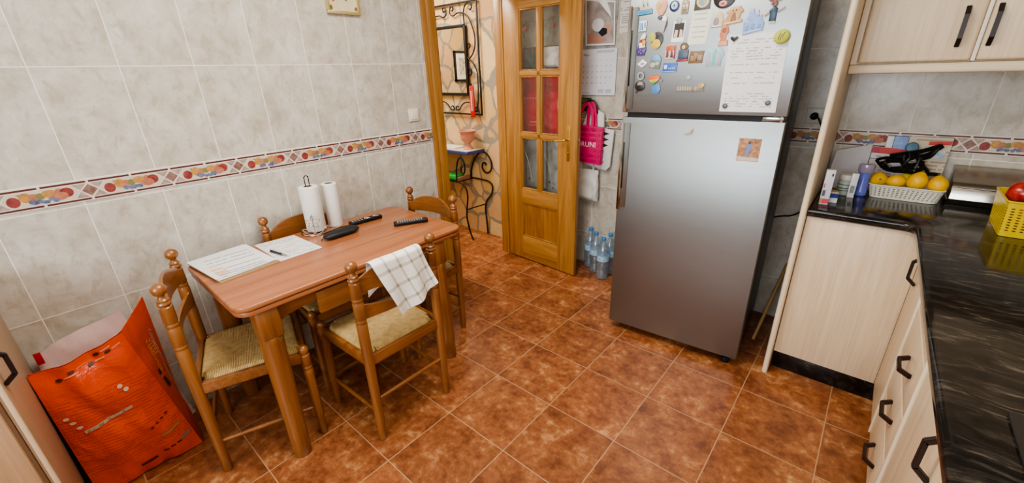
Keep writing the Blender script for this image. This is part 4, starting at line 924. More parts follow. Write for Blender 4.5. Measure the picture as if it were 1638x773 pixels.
# ------------------------------------------------------------------ things on the worktop
Z = .8905
def carton(name, label, x, y, rz, w, d, h, cols, cat='box', group=None):
    t = thing(name, label, cat, (x, y, Z), rz, group)
    MB().box(-w / 2, w / 2, -d / 2, d / 2, 0, h, .0012).build('carton', pm(cols[0]), t, world=False)
    for i, (pn_, c, x0, x1, z0, z1) in enumerate(cols[1:]):
        MB().box(x0 * w, x1 * w, -d / 2 - .0006 - .0001 * i, -d / 2, z0 * h, z1 * h).build(pn_, pm(c), t, world=False)
    return t
carton('medicine_box', 'tall white carton with a pink lower band at the worktop corner by the end panel', 2.158, 1.372, .12, .034, .028, .158,
       ['#e6e4ea', ('pink_band', '#e0566c', -.25, .49, .03, .17), ('orange_mark', '#d89a4c', -.49, -.27, .03, .17), ('lettering', '#6c6c7c', -.40, -.08, .25, .42), ('lettering', '#c2405a', -.40, -.30, .48, .60), ('logo', '#3a3a44', .18, .36, .82, .90)])
carton('medicine_box', 'short box with blue band and tan top behind the tall white carton', 2.186, 1.435, .15, .030, .045, .050,
       ['#b9a487', ('blue_band', '#27358c', -.5, .5, .45, .85), ('white_band', '#d9dde0', -.5, .5, .0, .42)])
pj = thing('pill_jar', 'white pill jar with a grey label beside the violet bottle', 'jar', (2.212, 1.60, Z))
MB().lathe([(.026, 0), (.029, .003), (.029, .062), (.024, .070), (.022, .073)], 24).build('jar_body', plain('pale_green_label', '#b9c2bb', .4), pj, world=False)
MB().lathe([(.027, .0735), (.028, .076), (.028, .094), (.025, .098), (0, .098)], 24).build('lid', M['white'], pj, world=False)
b = MB()
for z in (.022, .034, .050): b.lathe([(.0293, z), (.0293, z + .004)], 24)
b.build('label_lines', plain('dark_label_print', '#55605c', .5), pj, world=False)
carton('medicine_box', 'narrow white carton standing between pill jar and violet bottle', 2.243, 1.56, .1, .026, .02, .115, ['#e3e1dc', ('lettering', '#8a9096', -.3, .3, .2, .5)])
vb = thing('violet_bottle', 'translucent violet-blue plastic bottle beside the lemon basket', 'bottle', (2.275, 1.625, Z))
n = NT('violet_plastic'); MV = n.set(n.mix(n.noise(n.coord(), 20, 2), col('#5a62b8'), col('#8088d6')), .15, spec=.6)
MB().lathe([(.020, 0), (.024, .004), (.0245, .02), (.021, .06), (.0225, .095), (.026, .110)], 20, I4, 1, .8).build('bottle_body', MV, vb, world=False)
n = NT('violet_cap_plastic'); MV2 = n.set(n.mix(n.noise(n.coord(), 20, 2), col('#7f7690'), col('#a79cb4')), .1, spec=.7)
MB().lathe([(.0262, .1105), (.030, .118), (.031, .140), (.028, .150), (0, .152)], 20, I4, 1, .8).build('cap', MV2, vb, world=False)
# leaning papers and leaflets
def leaner(name, label, pts, y_base, y_top, z_top, mat, cat, th=.0015):
    """pts in (x,z); sheet leans back from y_base at the worktop to y_top at z_top"""
    k = (y_top - y_base) / (z_top - Z)
    t = thing(name, label, cat, (sum(p[0] for p in pts) / len(pts), y_base, Z))
    V = [(x, y_base + (z - Z) * k + e, z) for e in (0, th) for x, z in pts]; n_ = len(pts)
    F = [tuple(range(n_)), tuple(range(2 * n_ - 1, n_ - 1, -1))] + [(i, (i + 1) % n_, n_ + (i + 1) % n_, n_ + i) for i in range(n_)]
    b = MB(); b.raw(V, [f[::-1] for f in F]); b.build('sheet', mat, t); return t, k
leaner('blank_envelope', 'blank pale grey paper leaning on the wall behind the pill jar', [(2.125, Z), (2.272, Z), (2.272, 1.105), (2.135, 1.065)], 1.72, 1.83, 1.105, plain('grey_white_paper', '#cfcdd2', .7), 'paper')
lf, k = leaner('leaflet', 'white leaflet with a red top band leaning behind the lemons', [(2.275, Z), (2.44, Z), (2.44, 1.092), (2.275, 1.098)], 1.768, 1.812, 1.1, printed('leaflet_print', '#d8d4d2', '#7b7d84', (1, 0, 0), (0, 0, 1), .013, 40, .4), 'leaflet')
MB().raw([(x, 1.768 + (z - Z) * k - .0008, z) for x, z in ((2.275, 1.068), (2.44, 1.062), (2.44, 1.091), (2.275, 1.097))], [(0, 1, 2, 3)]).build('red_band', plain('red_ink', '#c5322f', .5), lf)
MB().raw([(x, 1.768 + (z - Z) * k - .0012, z) for x, z in ((2.280, 1.070), (2.305, 1.069), (2.305, 1.095), (2.280, 1.096))], [(0, 1, 2, 3)]).build('logo', plain('crimson_ink', '#b3213f', .5), lf)
lf, k = leaner('leaflet', 'large cream magazine with a red stripe leaning on the wall left of the steel case', [(2.40, Z), (2.545, Z), (2.548, 1.160), (2.395, 1.150)], 1.785, 1.832, 1.16, printed('magazine_print', '#c9bda9', '#8d7a68', (1, 0, 0), (0, 0, 1), .016, 30, .5), 'magazine')
MB().raw([(x, 1.785 + (z - Z) * k - .0008, z) for x, z in ((2.47, 1.118), (2.5465, 1.122), (2.547, 1.138), (2.47, 1.134))], [(0, 1, 2, 3)]).build('red_stripe', plain('red_ink_stripe', '#c0392f', .5), lf)
MB().raw([(x, 1.785 + (z - Z) * k - .0008, z) for x, z in ((2.495, 1.06), (2.535, 1.062), (2.535, 1.095), (2.495, 1.093))], [(0, 1, 2, 3)]).build('blue_picture', blotch('blue_print', [(.3, '#8ea2bd'), (.7, '#c4ccd6')], 60), lf)
bp = thing('wipes_packet', 'small blue and white packet propped on top behind the red leaflet', 'packet', (2.355, 1.828, 1.03))
MB().box(2.318, 2.345, 1.818, 1.838, Z, 1.150, .003).build('white_end', plain('packet_white', '#d8dde2', .4), bp)
MB().box(2.3455, 2.398, 1.818, 1.838, Z, 1.150, .003).build('blue_wrap', blotch('packet_blue', [(.3, '#5f86c6'), (.7, '#9db4da')], 40), bp)
tag(MB().lathe([(.022, 0), (.024, .004), (.024, .016), (.020, .020), (0, .021)], 18, T(Vector((2.415, 1.790, 1.105))) @ RX(1.35)).build('teal_lid', plain('teal_plastic', '#3a6478', .4), loc=(2.415, 1.79, 1.105)), 'teal round cap resting between the blue packet and the black harness', 'cap')
# white basket with lemons
def basket(name, label, x0, x1, y0, y1, h, flare, r, mat, cat, slots, th=.003, nh=10):
    cx, cy = (x0 + x1) / 2, (y0 + y1) / 2
    t = thing(name, label, cat, (cx, cy, Z))
    def loop(k, off=0):
        f = flare * k; return rrect(x0 - f + off, x1 + f - off, y0 - f + off, y1 + f - off, r, 6)
    b = MB()
    # perforated side wall: ring of cells, leaving slots open
    z0 = Z; nz = slots[1]
    def resample(P, n_):
        L = [0]
        Q = P + [P[0]]
        for p, q in zip(Q, Q[1:]): L.append(L[-1] + math.hypot(q[0] - p[0], q[1] - p[1]))
        out = []; j = 0
        for i in range(n_):
            s_ = L[-1] * i / n_
            while L[j + 1] < s_: j += 1
            u = (s_ - L[j]) / max(1e-9, L[j + 1] - L[j]); out.append((Q[j][0] + (Q[j + 1][0] - Q[j][0]) * u, Q[j][1] + (Q[j + 1][1] - Q[j][1]) * u))
        return out
    nn = slots[0]; rows_ = []
    zs = [0, .12] + [.12 + .70 * (i + e) / nz for i in range(nz) for e in (slots[3], 1.0)] + [.90, 1.0]
    zs = sorted(set(round(z, 4) for z in zs))
    for z in zs: rows_.append(([p for p in resample(loop(z), nn * 2)], z0 + .001 + h * z))
    V = []; F = []
    m_ = nn * 2
    for P, z in rows_: V += [(p[0], p[1], z) for p in P]
    inner = len(V)
    for P, z in rows_:
        for p in P:
            d_ = Vector((p[0] - cx, p[1] - cy)); L_ = d_.length; V.append((p[0] - d_.x / L_ * th, p[1] - d_.y / L_ * th, z))
    def is_open(i, j):
        z = (zs[i] + zs[i + 1]) / 2
        if z < .12 or z > .82 or j % 2: return False
        frac = ((z - .12) / .70 * nz) % 1
        return frac > slots[3]
    nr = len(rows_)
    for i in range(nr - 1):
        for j in range(m_):
            a_, b_, c_, d_ = i * m_ + j, i * m_ + (j + 1) % m_, (i + 1) * m_ + (j + 1) % m_, (i + 1) * m_ + j
            if is_open(i, j):
                for e, g in ((a_, b_), (b_, c_), (c_, d_), (d_, a_)): F.append((g, e, e + inner, g + inner)[::-1])
            else:
                F.append((a_, b_, c_, d_)); F.append((d_ + inner, c_ + inner, b_ + inner, a_ + inner))
    for j in range(m_):
        a_, b_ = (nr - 1) * m_ + j, (nr - 1) * m_ + (j + 1) % m_; F.append((a_, b_, b_ + inner, a_ + inner))
        F.append((j + inner, (j + 1) % m_ + inner, (j + 1) % m_, j))
    b.raw(V, F); b.build('side_wall', mat, t, sharp=30)
    b = MB(); b.prism(rows_[0][0], Z + .0008, Z + .004); b.build('bottom', mat, t)
    P = rows_[-1][0]; b = MB(); b.tube([(p[0], p[1], Z + h) for p in P], .0035, 6, True); b.build('rim', mat, t)
    return t
MW = plain('white_basket_plastic', '#e2ddcf', .4, var=.04)
basket('fruit_basket', 'white perforated plastic basket holding the lemons', 2.312, 2.548, 1.615, 1.742, .062, .012, .025, MW, 'basket', (46, 5, 0, .45))
lem = blotch('lemon_peel', [(.3, '#d9a616'), (.7, '#efc02a')], 30, .42)
n = NT('lemon_peel_pitted'); f = n.noise(n.coord(), 160, 2); n.bump(f, .4, .0012)
lem = n.set(n.ramp(n.noise(n.coord(), 14, 2), [(.3, '#d6a011'), (.7, '#eebd24')]), .42)
lime = plain('green_lemon_peel', '#c3bc3a', .42)
def lemon(x, y, z, s, rx, rz, label, m=lem):
    t = thing('lemon', label, 'lemon', (x, y, z), 0, 'lemons in the white basket')
    X = RZ(rz) @ RY(rx)
    def f(d_):
        return 1 + .14 * (max(0, abs(d_.z) - .86) / .14) ** 1.5
    MB().ell((0, 0, 0), (.0365 * s, .0365 * s, .0405 * s), X, 22, 18, f).build('peel', m, t, world=False)
    MB().lathe([(.004, .0), (.005, .002), (.003, .004), (0, .004)], 8, X @ T(Vector((0, 0, .048 * s)))).build('stem_end', plain('lemon_stem', '#7a7434', .6), t, world=False)
lemon(2.328, 1.662, .968, .93, 1.35, -1.45, 'yellow lemon at the left end of the white basket, blossom end forward')
lemon(2.393, 1.668, .966, .86, 1.5, .2, 'yellow lemon second from the left in the white basket')
lemon(2.463, 1.662, .976, 1.0, .25, .6, 'large yellow lemon third from the left, nipple pointing up')
lemon(2.533, 1.655, .970, .95, .35, 2.0, 'yellow lemon at the right end of the white basket')
lemon(2.425, 1.722, .966, .80, 1.5, .5, 'greenish yellow lemon at the back of the white basket', lime)
# black harness: straps heaped over the back of the basket
hn = thing('dog_harness', 'heap of black straps, a muzzle-like harness, lying behind the lemons', 'harness', (2.43, 1.755, .98))
def strap(P, w=.009, th=.003, name='strap'):
    P = smooth(P, 6); V = []; F = []
    for i, p in enumerate(P):
        t_ = (P[min(i + 1, len(P) - 1)] - P[max(0, i - 1)]).normalized(); s_ = Vector((0, -.45, .9)); s_ = (s_ - t_ * s_.dot(t_))
        s_ = s_.normalized() if s_.length > .1 else Vector((0, 1, 0)); n_ = t_.cross(s_)
        for a_, c_ in ((-1, -1), (1, -1), (1, 1), (-1, 1)): V.append(p + s_ * a_ * w + n_ * c_ * th)
    for i in range(len(P) - 1):
        for j in range(4): F.append((i * 4 + j, i * 4 + (j + 1) % 4, (i + 1) * 4 + (j + 1) % 4, (i + 1) * 4 + j))
    F += [(3, 2, 1, 0), tuple(len(V) - 4 + j for j in range(4))]
    MB().raw(V, F).build(name, M['hs'], hn)
M['hs'] = plain('black_leather', '#121212', .45)
strap([(2.300, 1.742, 1.045), (2.330, 1.738, 1.058), (2.365, 1.736, 1.060)], .006)
strap([(2.300, 1.742, 1.045), (2.322, 1.736, 1.022), (2.345, 1.732, 1.005), (2.38, 1.73, 1.000), (2.44, 1.73, 1.002), (2.50, 1.732, 1.005)], .006)
strap([(2.345, 1.735, 1.06), (2.335, 1.730, 1.035), (2.355, 1.725, 1.008), (2.385, 1.724, 1.000)], .008)
strap([(2.345, 1.738, 1.068), (2.40, 1.738, 1.085), (2.45, 1.740, 1.100), (2.505, 1.745, 1.128)], .010)
strap([(2.365, 1.735, 1.055), (2.41, 1.735, 1.068), (2.455, 1.738, 1.078), (2.490, 1.742, 1.102), (2.505, 1.745, 1.126)], .008)
strap([(2.392, 1.732, 1.078), (2.398, 1.726, 1.045), (2.420, 1.722, 1.005)], .012)
strap([(2.440, 1.734, 1.090), (2.448, 1.728, 1.050), (2.445, 1.724, 1.008)], .011)
strap([(2.38, 1.727, 1.055), (2.42, 1.722, 1.035), (2.47, 1.724, 1.052)], .009)
strap([(2.40, 1.724, 1.010), (2.43, 1.722, 1.022), (2.475, 1.726, 1.000)], .008)
strap([(2.475, 1.728, 1.000), (2.51, 1.732, 1.002), (2.535, 1.735, 1.000)], .008)
strap([(2.458, 1.733, 1.066), (2.485, 1.738, 1.080), (2.505, 1.745, 1.122)], .007)
strap([(2.318, 1.731, 1.030), (2.350, 1.726, 1.045), (2.390, 1.724, 1.052), (2.430, 1.722, 1.070)], .008)
strap([(2.430, 1.727, 1.095), (2.462, 1.730, 1.040), (2.490, 1.733, 1.010)], .010)
strap([(2.405, 1.728, 1.088), (2.412, 1.722, 1.060), (2.400, 1.720, 1.015)], .010)
strap([(2.360, 1.722, 1.012), (2.400, 1.719, 1.018), (2.450, 1.719, 1.016), (2.480, 1.722, 1.030)], .009)
strap([(2.478, 1.736, 1.112), (2.500, 1.741, 1.118), (2.512, 1.744, 1.130)], .013)
# steel case
sb = thing('steel_case', 'low stainless steel case with a sloping lid against the back wall', 'bread bin', (2.8, 1.75, Z))
XS = Matrix(((0, 0, 1, 0), (1, 0, 0, 0), (0, 1, 0, 0), (0, 0, 0, 1)))    # polygon (y,z) extruded along x
MB().prism([(1.672, Z + .001), (YB - .006, Z + .001), (YB - .006, .918), (1.664, .912)], 2.572, 3.05, XS, .003).build('tray', M['steel2'], sb)
MB().prism([(1.664, .915), (YB - .006, .921), (YB - .006, 1.036), (1.700, .986), (1.682, .976), (1.668, .950)], 2.578, 3.05, XS, .004, 3).build('lid', M['steel2'], sb)
MB().tube([(2.580, 1.676, .966), (3.048, 1.676, .966)], .004, 8).build('lid_lip', M['chrome'], sb)
# yellow basket and fruit
MY = plain('yellow_basket_plastic', '#d8bb1e', .35, var=.05)
basket('yellow_basket', 'bright yellow perforated plastic basket at the right edge of the worktop', 2.690, 2.98, 1.262, 1.485, .128, .010, .012, MY, 'basket', (56, 9, 0, .5))
ap = thing('red_apple', 'red apple lying on top of the yellow basket', 'apple', (2.725, 1.372, 1.030), 0)
X = RZ(-.35) @ RY(1.75)
def apf(d_): return (1 - .20 * max(0, abs(d_.z) - .72) / .28) * (1 + .05 * d_.z)
n = NT('red_apple_skin'); o = n.sep(n.coord()); f = n.noise(n.mapping(n.coord(), scale=(40, 40, 8)), 1, 3)
MR = n.set(n.ramp(f, [(.35, '#9a1a14'), (.6, '#c4392a'), (.75, '#cf6a48')]), .25, spec=.6)
MB().ell((0, 0, 0), (.040, .040, .047), X, 24, 18, apf).build('skin', MR, ap, world=False)
MB().lathe([(.006, 0), (.009, .003), (.004, .006), (0, .005)], 10, X @ T(Vector((0, 0, .036)))).build('calyx', plain('apple_calyx', '#c9a06a', .7), ap, world=False)
fr2 = tag(MB().ell((0, 0, 0), (.04, .04, .037)).build('yellow_apple', plain('yellow_apple_skin', '#d3b750', .35)), 'yellow fruit beside the red apple inside the yellow basket', 'apple'); fr2.location = (2.83, 1.35, .985)
fr3 = tag(MB().ell((0, 0, 0), (.04, .04, .04)).build('orange', plain('orange_peel', '#c9742a', .45)), 'orange fruit at the bottom of the yellow basket', 'orange'); fr3.location = (2.75, 1.36, .936)

# ------------------------------------------------------------------ back wall: calendar, posters, bags, bottles
YW = YB - .001
ps = thing('hanging_poster', 'grey translucent poster hanging behind the photo calendar', 'poster', (.69, YW, 1.6))
MB().grid(lambda u, v: (.545 + .275 * u - .02 * (1 - v) * (u - .5), YW - .004 - .004 * sin(u * 7), 1.60 + .32 * v), 14, 4, thick=.001).build('sheet', blotch('grey_film', [(.3, '#7f8284'), (.7, '#b3b4b4')], 9, .3), ps)
bc = thing('baby_photo', 'photo of a sleeping baby in a white cap above the calendar', 'photo', (.69, YW, 1.65))
XB = Matrix(((1, 0, 0, 0), (0, 0, -1, YW - .011), (0, 1, 0, 0), (0, 0, 0, 1)))
MB().prism([(.588, 1.646), (.812, 1.640), (.800, 1.90), (.575, 1.93)], 0, .001, XB).build('card', M['paper'], bc)
MB().prism([(.598, 1.656), (.803, 1.650), (.792, 1.89), (.585, 1.92)], .001, .0014, XB).build('picture', blotch('photo_greys', [(.3, '#8d8583'), (.55, '#b3aba8'), (.8, '#d0cbc8')], 10, .35, 2), bc)
MB().prism([(.605, 1.665), (.70, 1.655), (.755, 1.672), (.69, 1.700), (.64, 1.725), (.606, 1.72)], .0014, .0018, XB).build('arm', plain('photo_skin', '#b98878', .4), bc)
MB().prism(circ(16, .034, .036, .745, 1.735), .0014, .0019, XB).build('face', plain('photo_skin_light', '#c79c88', .4), bc)
MB().prism(circ(18, .045, .040, .680, 1.768), .0018, .0022, XB).build('cap', plain('photo_white', '#dfdee0', .4), bc)
MB().prism([(.685, 1.722), (.715, 1.75), (.75, 1.742), (.752, 1.712), (.715, 1.695)], .0022, .0025, XB).build('sleeve', plain('photo_black', '#22242c', .4), bc)
tp = tag(MB().grid(lambda u, v: (.66 + .14 * u * (1 - v * .4) + .02 * v, YW - .0125 - .03 * (1 - v) * u, 1.955 - .16 * u + .06 * v - .10 * (1 - v) * (1 - u) * .3), 8, 8, thick=.0008).build('curled_paper', M['paper'], loc=(.72, YW, 1.9)), 'blank white paper curling over the top of the baby photo', 'paper')
tag(MB().box(.835, .945, YW - .003, YW, 1.70, 1.99).build('wall_notice', printed('notice_print', '#dedcd8', '#7a746e', (1, 0, 0), (0, 0, 1), .012, 40, .45), loc=(.89, YW, 1.7)), 'white printed notice on the wall right above the baby photo', 'paper')
cl = thing('wall_calendar', 'white wall calendar page for May hanging beside the open door', 'calendar', (.693, YW, 1.32))
MB().box(.553, .833, YW - .012, YW - .0065, 1.322, 1.622).build('page', plain('calendar_paper', '#dfe0ea', .6, var=.02), cl)
XC = Matrix(((1, 0, 0, 0), (0, 0, -1, YW - .012), (0, 1, 0, 0), (0, 0, 0, 1)))
b = MB(); b.text('Mayo', .022, XC @ T(Vector((.60, 1.586, .0002))), .0002); b.build('month_name', plain('calendar_ink', '#5a5c70', .6), cl)
b = MB(); dnum = 1
for rw in range(5):
    for cc in range(7):
        if rw == 0 and cc < 3: continue
        if dnum > 31: break
        b.text(str(dnum), .014, XC @ T(Vector((.577 + cc * .036, 1.550 - rw * .037, .0002))), .0002); dnum += 1
b.build('day_numbers', plain('calendar_ink_light', '#6a6c80', .6), cl)
b = MB(); b.prism([(.68, 1.595), (.815, 1.595), (.815, 1.612), (.68, 1.612)], 0, .0003, XC); b.prism([(.565, 1.333), (.64, 1.333), (.64, 1.338), (.565, 1.338)], 0, .0003, XC)
for x in (.70, .76): b.prism([(x, 1.335), (x + .045, 1.335), (x + .045, 1.362), (x, 1.362)], 0, .0003, XC)
b.build('small_print', plain('calendar_pale_print', '#b9bccb', .6), cl)
# hook board and hanging bags
hk = thing('hook_rail', 'dark hook rail on the wall behind the hanging bags', 'hook rail', (.4, YW, 1.62))
MB().box(.02, .52, YW - .014, YW, 1.63, 1.665, .003).build('board', M['oakd'], hk)
for x in (.15, .35, .49): MB().tube(smooth([(x, YW - .014, 1.64), (x, YW - .06, 1.632), (x, YW - .125, 1.634), (x, YW - .13, 1.655)]), .004, 8).build('hook', M['iron'], hk)
def bag_body(x0, x1, z0, z1, yc, d, seed, wr=.006, taper=.0, mi=0):
    def f(u, v):
        a_ = 2 * PI * u; z = z0 + (z1 - z0) * v; w = (x1 - x0) / 2 * (1 - taper * v); cx = (x0 + x1) / 2
        dx = math.copysign(abs(cos(a_)) ** .55, cos(a_)); dy = math.copysign(abs(sin(a_)) ** .8, sin(a_))
        th = d / 2 * (1 - .75 * v ** 2) * (.35 + .65 * min(1, v * 8 + .3))
        nz = noise.noise(Vector((cos(a_) * 2 + seed, sin(a_) * 2, z * 14))) * wr * 2 + noise.noise(Vector((cos(a_) * 7 + seed, sin(a_) * 5, z * 30))) * wr
        return (cx + dx * (w + nz * .5), yc + dy * th + nz, z)
    b = MB(); b.grid(f, 48, 26); bmesh.ops.remove_doubles(b.bm, verts=b.bm.verts[:], dist=1e-5); return b
def hang(name, label, x0, x1, z0, z1, yc, d, seed, mat, zh, cat='bag', wr=.006, hm=None, taper=.05, hr=.0055):
    t = thing(name, label, cat, ((x0 + x1) / 2, yc, z0)); bag_body(x0, x1, z0, z1, yc, d, seed, wr, taper).build('bag_body', mat, t, sharp=70)
    cx = (x0 + x1) / 2; w = (x1 - x0) * .26
    for e in (-1, 1):
        strapb = MB(); P = smooth([(cx - w, yc + e * .006, z1 - .012), (cx - w * .8, yc + e * .006, z1 + (zh - z1) * .6), (cx, yc + e * .004, zh), (cx + w * .8, yc + e * .006, z1 + (zh - z1) * .6), (cx + w, yc + e * .006, z1 - .012)])
        strapb.tube(P, hr, 8); strapb.build('handle', hm or mat, t)
    return t
red1 = plain('red_shopping_bag_film', '#e02c3a', .35, var=.2, scale=14); red2 = plain('crimson_shopping_bag_film', '#dc2837', .3, var=.25, scale=12)
rb = hang('red_shopping_bag', 'flat red shopping bag with faint white lettering, hanging behind the left door panes', .060, .255, 1.045, 1.50, 1.770, .03, 1.0, red1, 1.64, wr=.003)
b = MB()
for q in range(5): b.box(.10 + q * .027, .112 + q * .027, 1.7512, 1.7524, 1.292, 1.305)
b.build('lettering', plain('faded_white_print', '#d88a8e', .5), rb)
MB().box(.15, .24, 1.7525, 1.7535, 1.118, 1.126).box(.12, .24, 1.7525, 1.7535, 1.095, 1.099).build('printed_lines', plain('faded_white_print_line', '#e0a0a2', .5), rb)
hang('red_shopping_bag', 'crumpled red shopping bag hanging behind the right door panes', .275, .462, 1.040, 1.50, 1.765, .045, 5.0, red2, 1.64, wr=.008)
hang('grey_tote_bag', 'pale grey tote bag hanging low behind the lower left door panes', .055, .27, .58, 1.02, 1.815, .035, 9.0, plain('grey_canvas', '#a9adae', .8, var=.1), 1.645, wr=.004, hr=.004)
hang('white_print_bag', 'white and grey plastic bag hanging behind the lower right door panes', .285, .475, .56, 1.02, 1.815, .035, 12.0, blotch('grey_white_film', [(.3, '#8a9196'), (.5, '#c6c9cb'), (.7, '#e0e0de')], 7, .35), 1.645, wr=.005, hr=.004)
cp = tag(bag_body(.06, .24, 1.515, 1.645, 1.715, .06, 21.0, .008).build('dark_cap', plain('charcoal_cloth', '#3b3d3f', .8), loc=(.15, 1.715, 1.515)), 'dark grey cloth cap on the hook rail behind the upper left pane', 'cap')
wb = tag(bag_body(.28, .47, 1.515, 1.65, 1.71, .06, 27.0, .010).build('white_bundle', blotch('white_cloth', [(.3, '#c9b7b4'), (.6, '#e4e0dc')], 16, .8), loc=(.37, 1.71, 1.515)), 'white crumpled bundle behind the upper right pane of the door', 'cloth')
# pink bag
pk = thing('pink_shopping_bag', 'bright pink paper shopping bag with white lettering hanging beside the door', 'bag', (.68, 1.78, .85), 0)
PKM = plain('magenta_paper', '#d01f68', .5, var=.06)
XD = Matrix(((1, 0, 0, 0), (0, 0, -1, 1.755), (0, 1, 0, 0), (0, 0, 0, 1)))
MB().prism([(.560, .858), (.790, .842), (.800, 1.112), (.566, 1.122)], 0, .028, XD @ T(Vector((0, 0, -.028))), .004).build('bag_body', PKM, pk)
b = MB()
for e, dx in ((-.002, 0), (-.026, .05)):
    P = smooth([(.615 + dx, 1.753 - e - .003, 1.105), (.618 + dx, 1.752 - e, 1.19), (.650 + dx * .6, 1.752 - e, 1.258), (.690 + dx * .4, 1.752 - e, 1.262), (.715 + dx * .2, 1.752 - e, 1.19), (.718 + dx * .2, 1.753 - e - .003, 1.105)])
    V = []; F = []
    for i, p in enumerate(P):
        t_ = (P[min(i + 1, len(P) - 1)] - P[max(0, i - 1)]).normalized(); s_ = t_.cross(Vector((0, 1, 0)))
        for a_, c_ in ((-1, -1), (1, -1), (1, 1), (-1, 1)): V.append(p + s_ * a_ * .011 + Vector((0, 1, 0)) * c_ * .0012)
    for i in range(len(P) - 1):
        for j in range(4): F.append((i * 4 + j, i * 4 + (j + 1) % 4, (i + 1) * 4 + (j + 1) % 4, (i + 1) * 4 + j))
    F += [(3, 2, 1, 0), tuple(len(V) - 4 + j for j in range(4))]
    b.raw(V, F)
b.build('handle', PKM, pk)
MB().text('DRUNI', .052, XD @ T(Vector((.672, .985, .0012))), .0004).build('lettering', plain('white_bag_print', '#f0e3ea', .5), pk)
b = MB()
for rw in range(7):
    for cc in range(3):
        if rw == 3 and cc < 2: continue
        if rw == 2 and cc == 1: continue
        b.text('DRUNI', .034, XD @ T(Vector((.612 + cc * .078 - (rw % 2) * .012, .868 + rw * .037, .0008))), .0003)
b.build('pattern_lettering', plain('pale_magenta_print', '#b3185a', .5), pk)
wbg = thing('white_shopping_bag', 'white bag with dark triangles showing behind the pink bag', 'bag', (.74, 1.81, .80))
XE = Matrix(((1, 0, 0, 0), (0, 0, -1, 1.815), (0, 1, 0, 0), (0, 0, 0, 1)))
MB().prism([(.60, .83), (.815, .80), (.845, .83), (.862, 1.09), (.78, 1.10), (.775, 1.20), (.70, 1.235), (.64, 1.2), (.60, 1.10)], 0, .022, XE @ T(Vector((0, 0, -.011))), .005).build('bag_body', plain('white_bag_paper', '#dcdcdc', .6), wbg)
b = MB()
for i, zc_ in enumerate((1.063, 1.022, .981)): b.prism([(.785, zc_ + .014), (.832 - i * .003, zc_ + .002), (.785, zc_ - .014)], 0, .0008, XE @ T(Vector((0, 0, .0112))))
b.build('triangle_print', plain('dark_triangle_print', '#2c3a34', .5), wbg)
hang('white_plastic_bag', 'crumpled white plastic bag hanging low under the pink bag', .575, .765, .560, .795, 1.795, .05, 33.0, plain('white_film', '#cfcdc9', .4, var=.08), 1.05, wr=.006, hr=.0038)
dp = thing('black_purse', 'black purse with a gold pattern hanging just under the calendar', 'purse', (.61, 1.80, 1.2))
bag_body(.540, .672, 1.215, 1.305, 1.80, .045, 40.0, .004).build('bag_body', blotch('black_gold_pattern', [(.50, '#15120f'), (.56, '#8a7426'), (.62, '#17140f')], 40, .4), dp)
MB().tube(smooth([(.66, 1.79, 1.290), (.700, 1.79, 1.285), (.722, 1.795, 1.255), (.728, 1.80, 1.20)]), .006, 8).build('strap', M['black'], dp)
tag(MB().lathe([(.020, 0), (.024, .01), (.025, .25), (.020, .5), (.006, .56), (.006, .72)], 14, T(Vector((.555, 1.80, .0))) @ RY(.02)).build('folded_umbrella', plain('dark_green_cloth', '#2b302d', .7), loc=(.555, 1.8, 0)), 'dark folded umbrella standing in the corner behind the door edge', 'umbrella')
# water bottles
BW = [(.0, .004), (.030, .0), (.042, .006), (.044, .02), (.044, .07), (.042, .075), (.044, .08), (.044, .12), (.042, .125), (.044, .13), (.0445, .185), (.042, .205), (.034, .235), (.020, .262), (.0145, .272), (.0145, .288)]
def bottle(x, y, label, first=[None]):
    t = thing('water_bottle', label, 'bottle', (x, y, 0.001), random.uniform(0, 3), 'clear plastic water bottles by the refrigerator')
    SB = Matrix.Diagonal((1.04, 1.04, 1.08, 1))
    MB().lathe(BW, 24, SB).build('bottle_body', M['water'], t, world=False)
    MB().lathe([(.040, .138), (.0452, .14), (.0452, .178), (.040, .18)], 24, SB).build('label_band', blotch('blue_label', [(.3, '#5f9fc4'), (.6, '#b7d3e2'), (.8, '#e2ecf0')], 30, .3), t, world=False)
    MB().lathe([(.0155, .288), (.0165, .290), (.0165, .306), (.0145, .309), (0, .309)], 18, SB).build('cap', plain('blue_cap', '#3f86cc', .35), t, world=False)
    MB().lathe([(.0, .006), (.0405, .009), (.0405, .20), (0, .2005)], 20, SB).build('water_fill', M['waterfill'], t, world=False)
bottle(.905, 1.668, 'front water bottle with a blue cap, right beside the refrigerator')
bottle(.803, 1.738, 'water bottle behind and left of the front one, nearer the door')
bottle(.905, 1.772, 'water bottle hidden behind the front one, against the wall')
bottle(.720, 1.797, 'leftmost water bottle of the pack, against the wall')

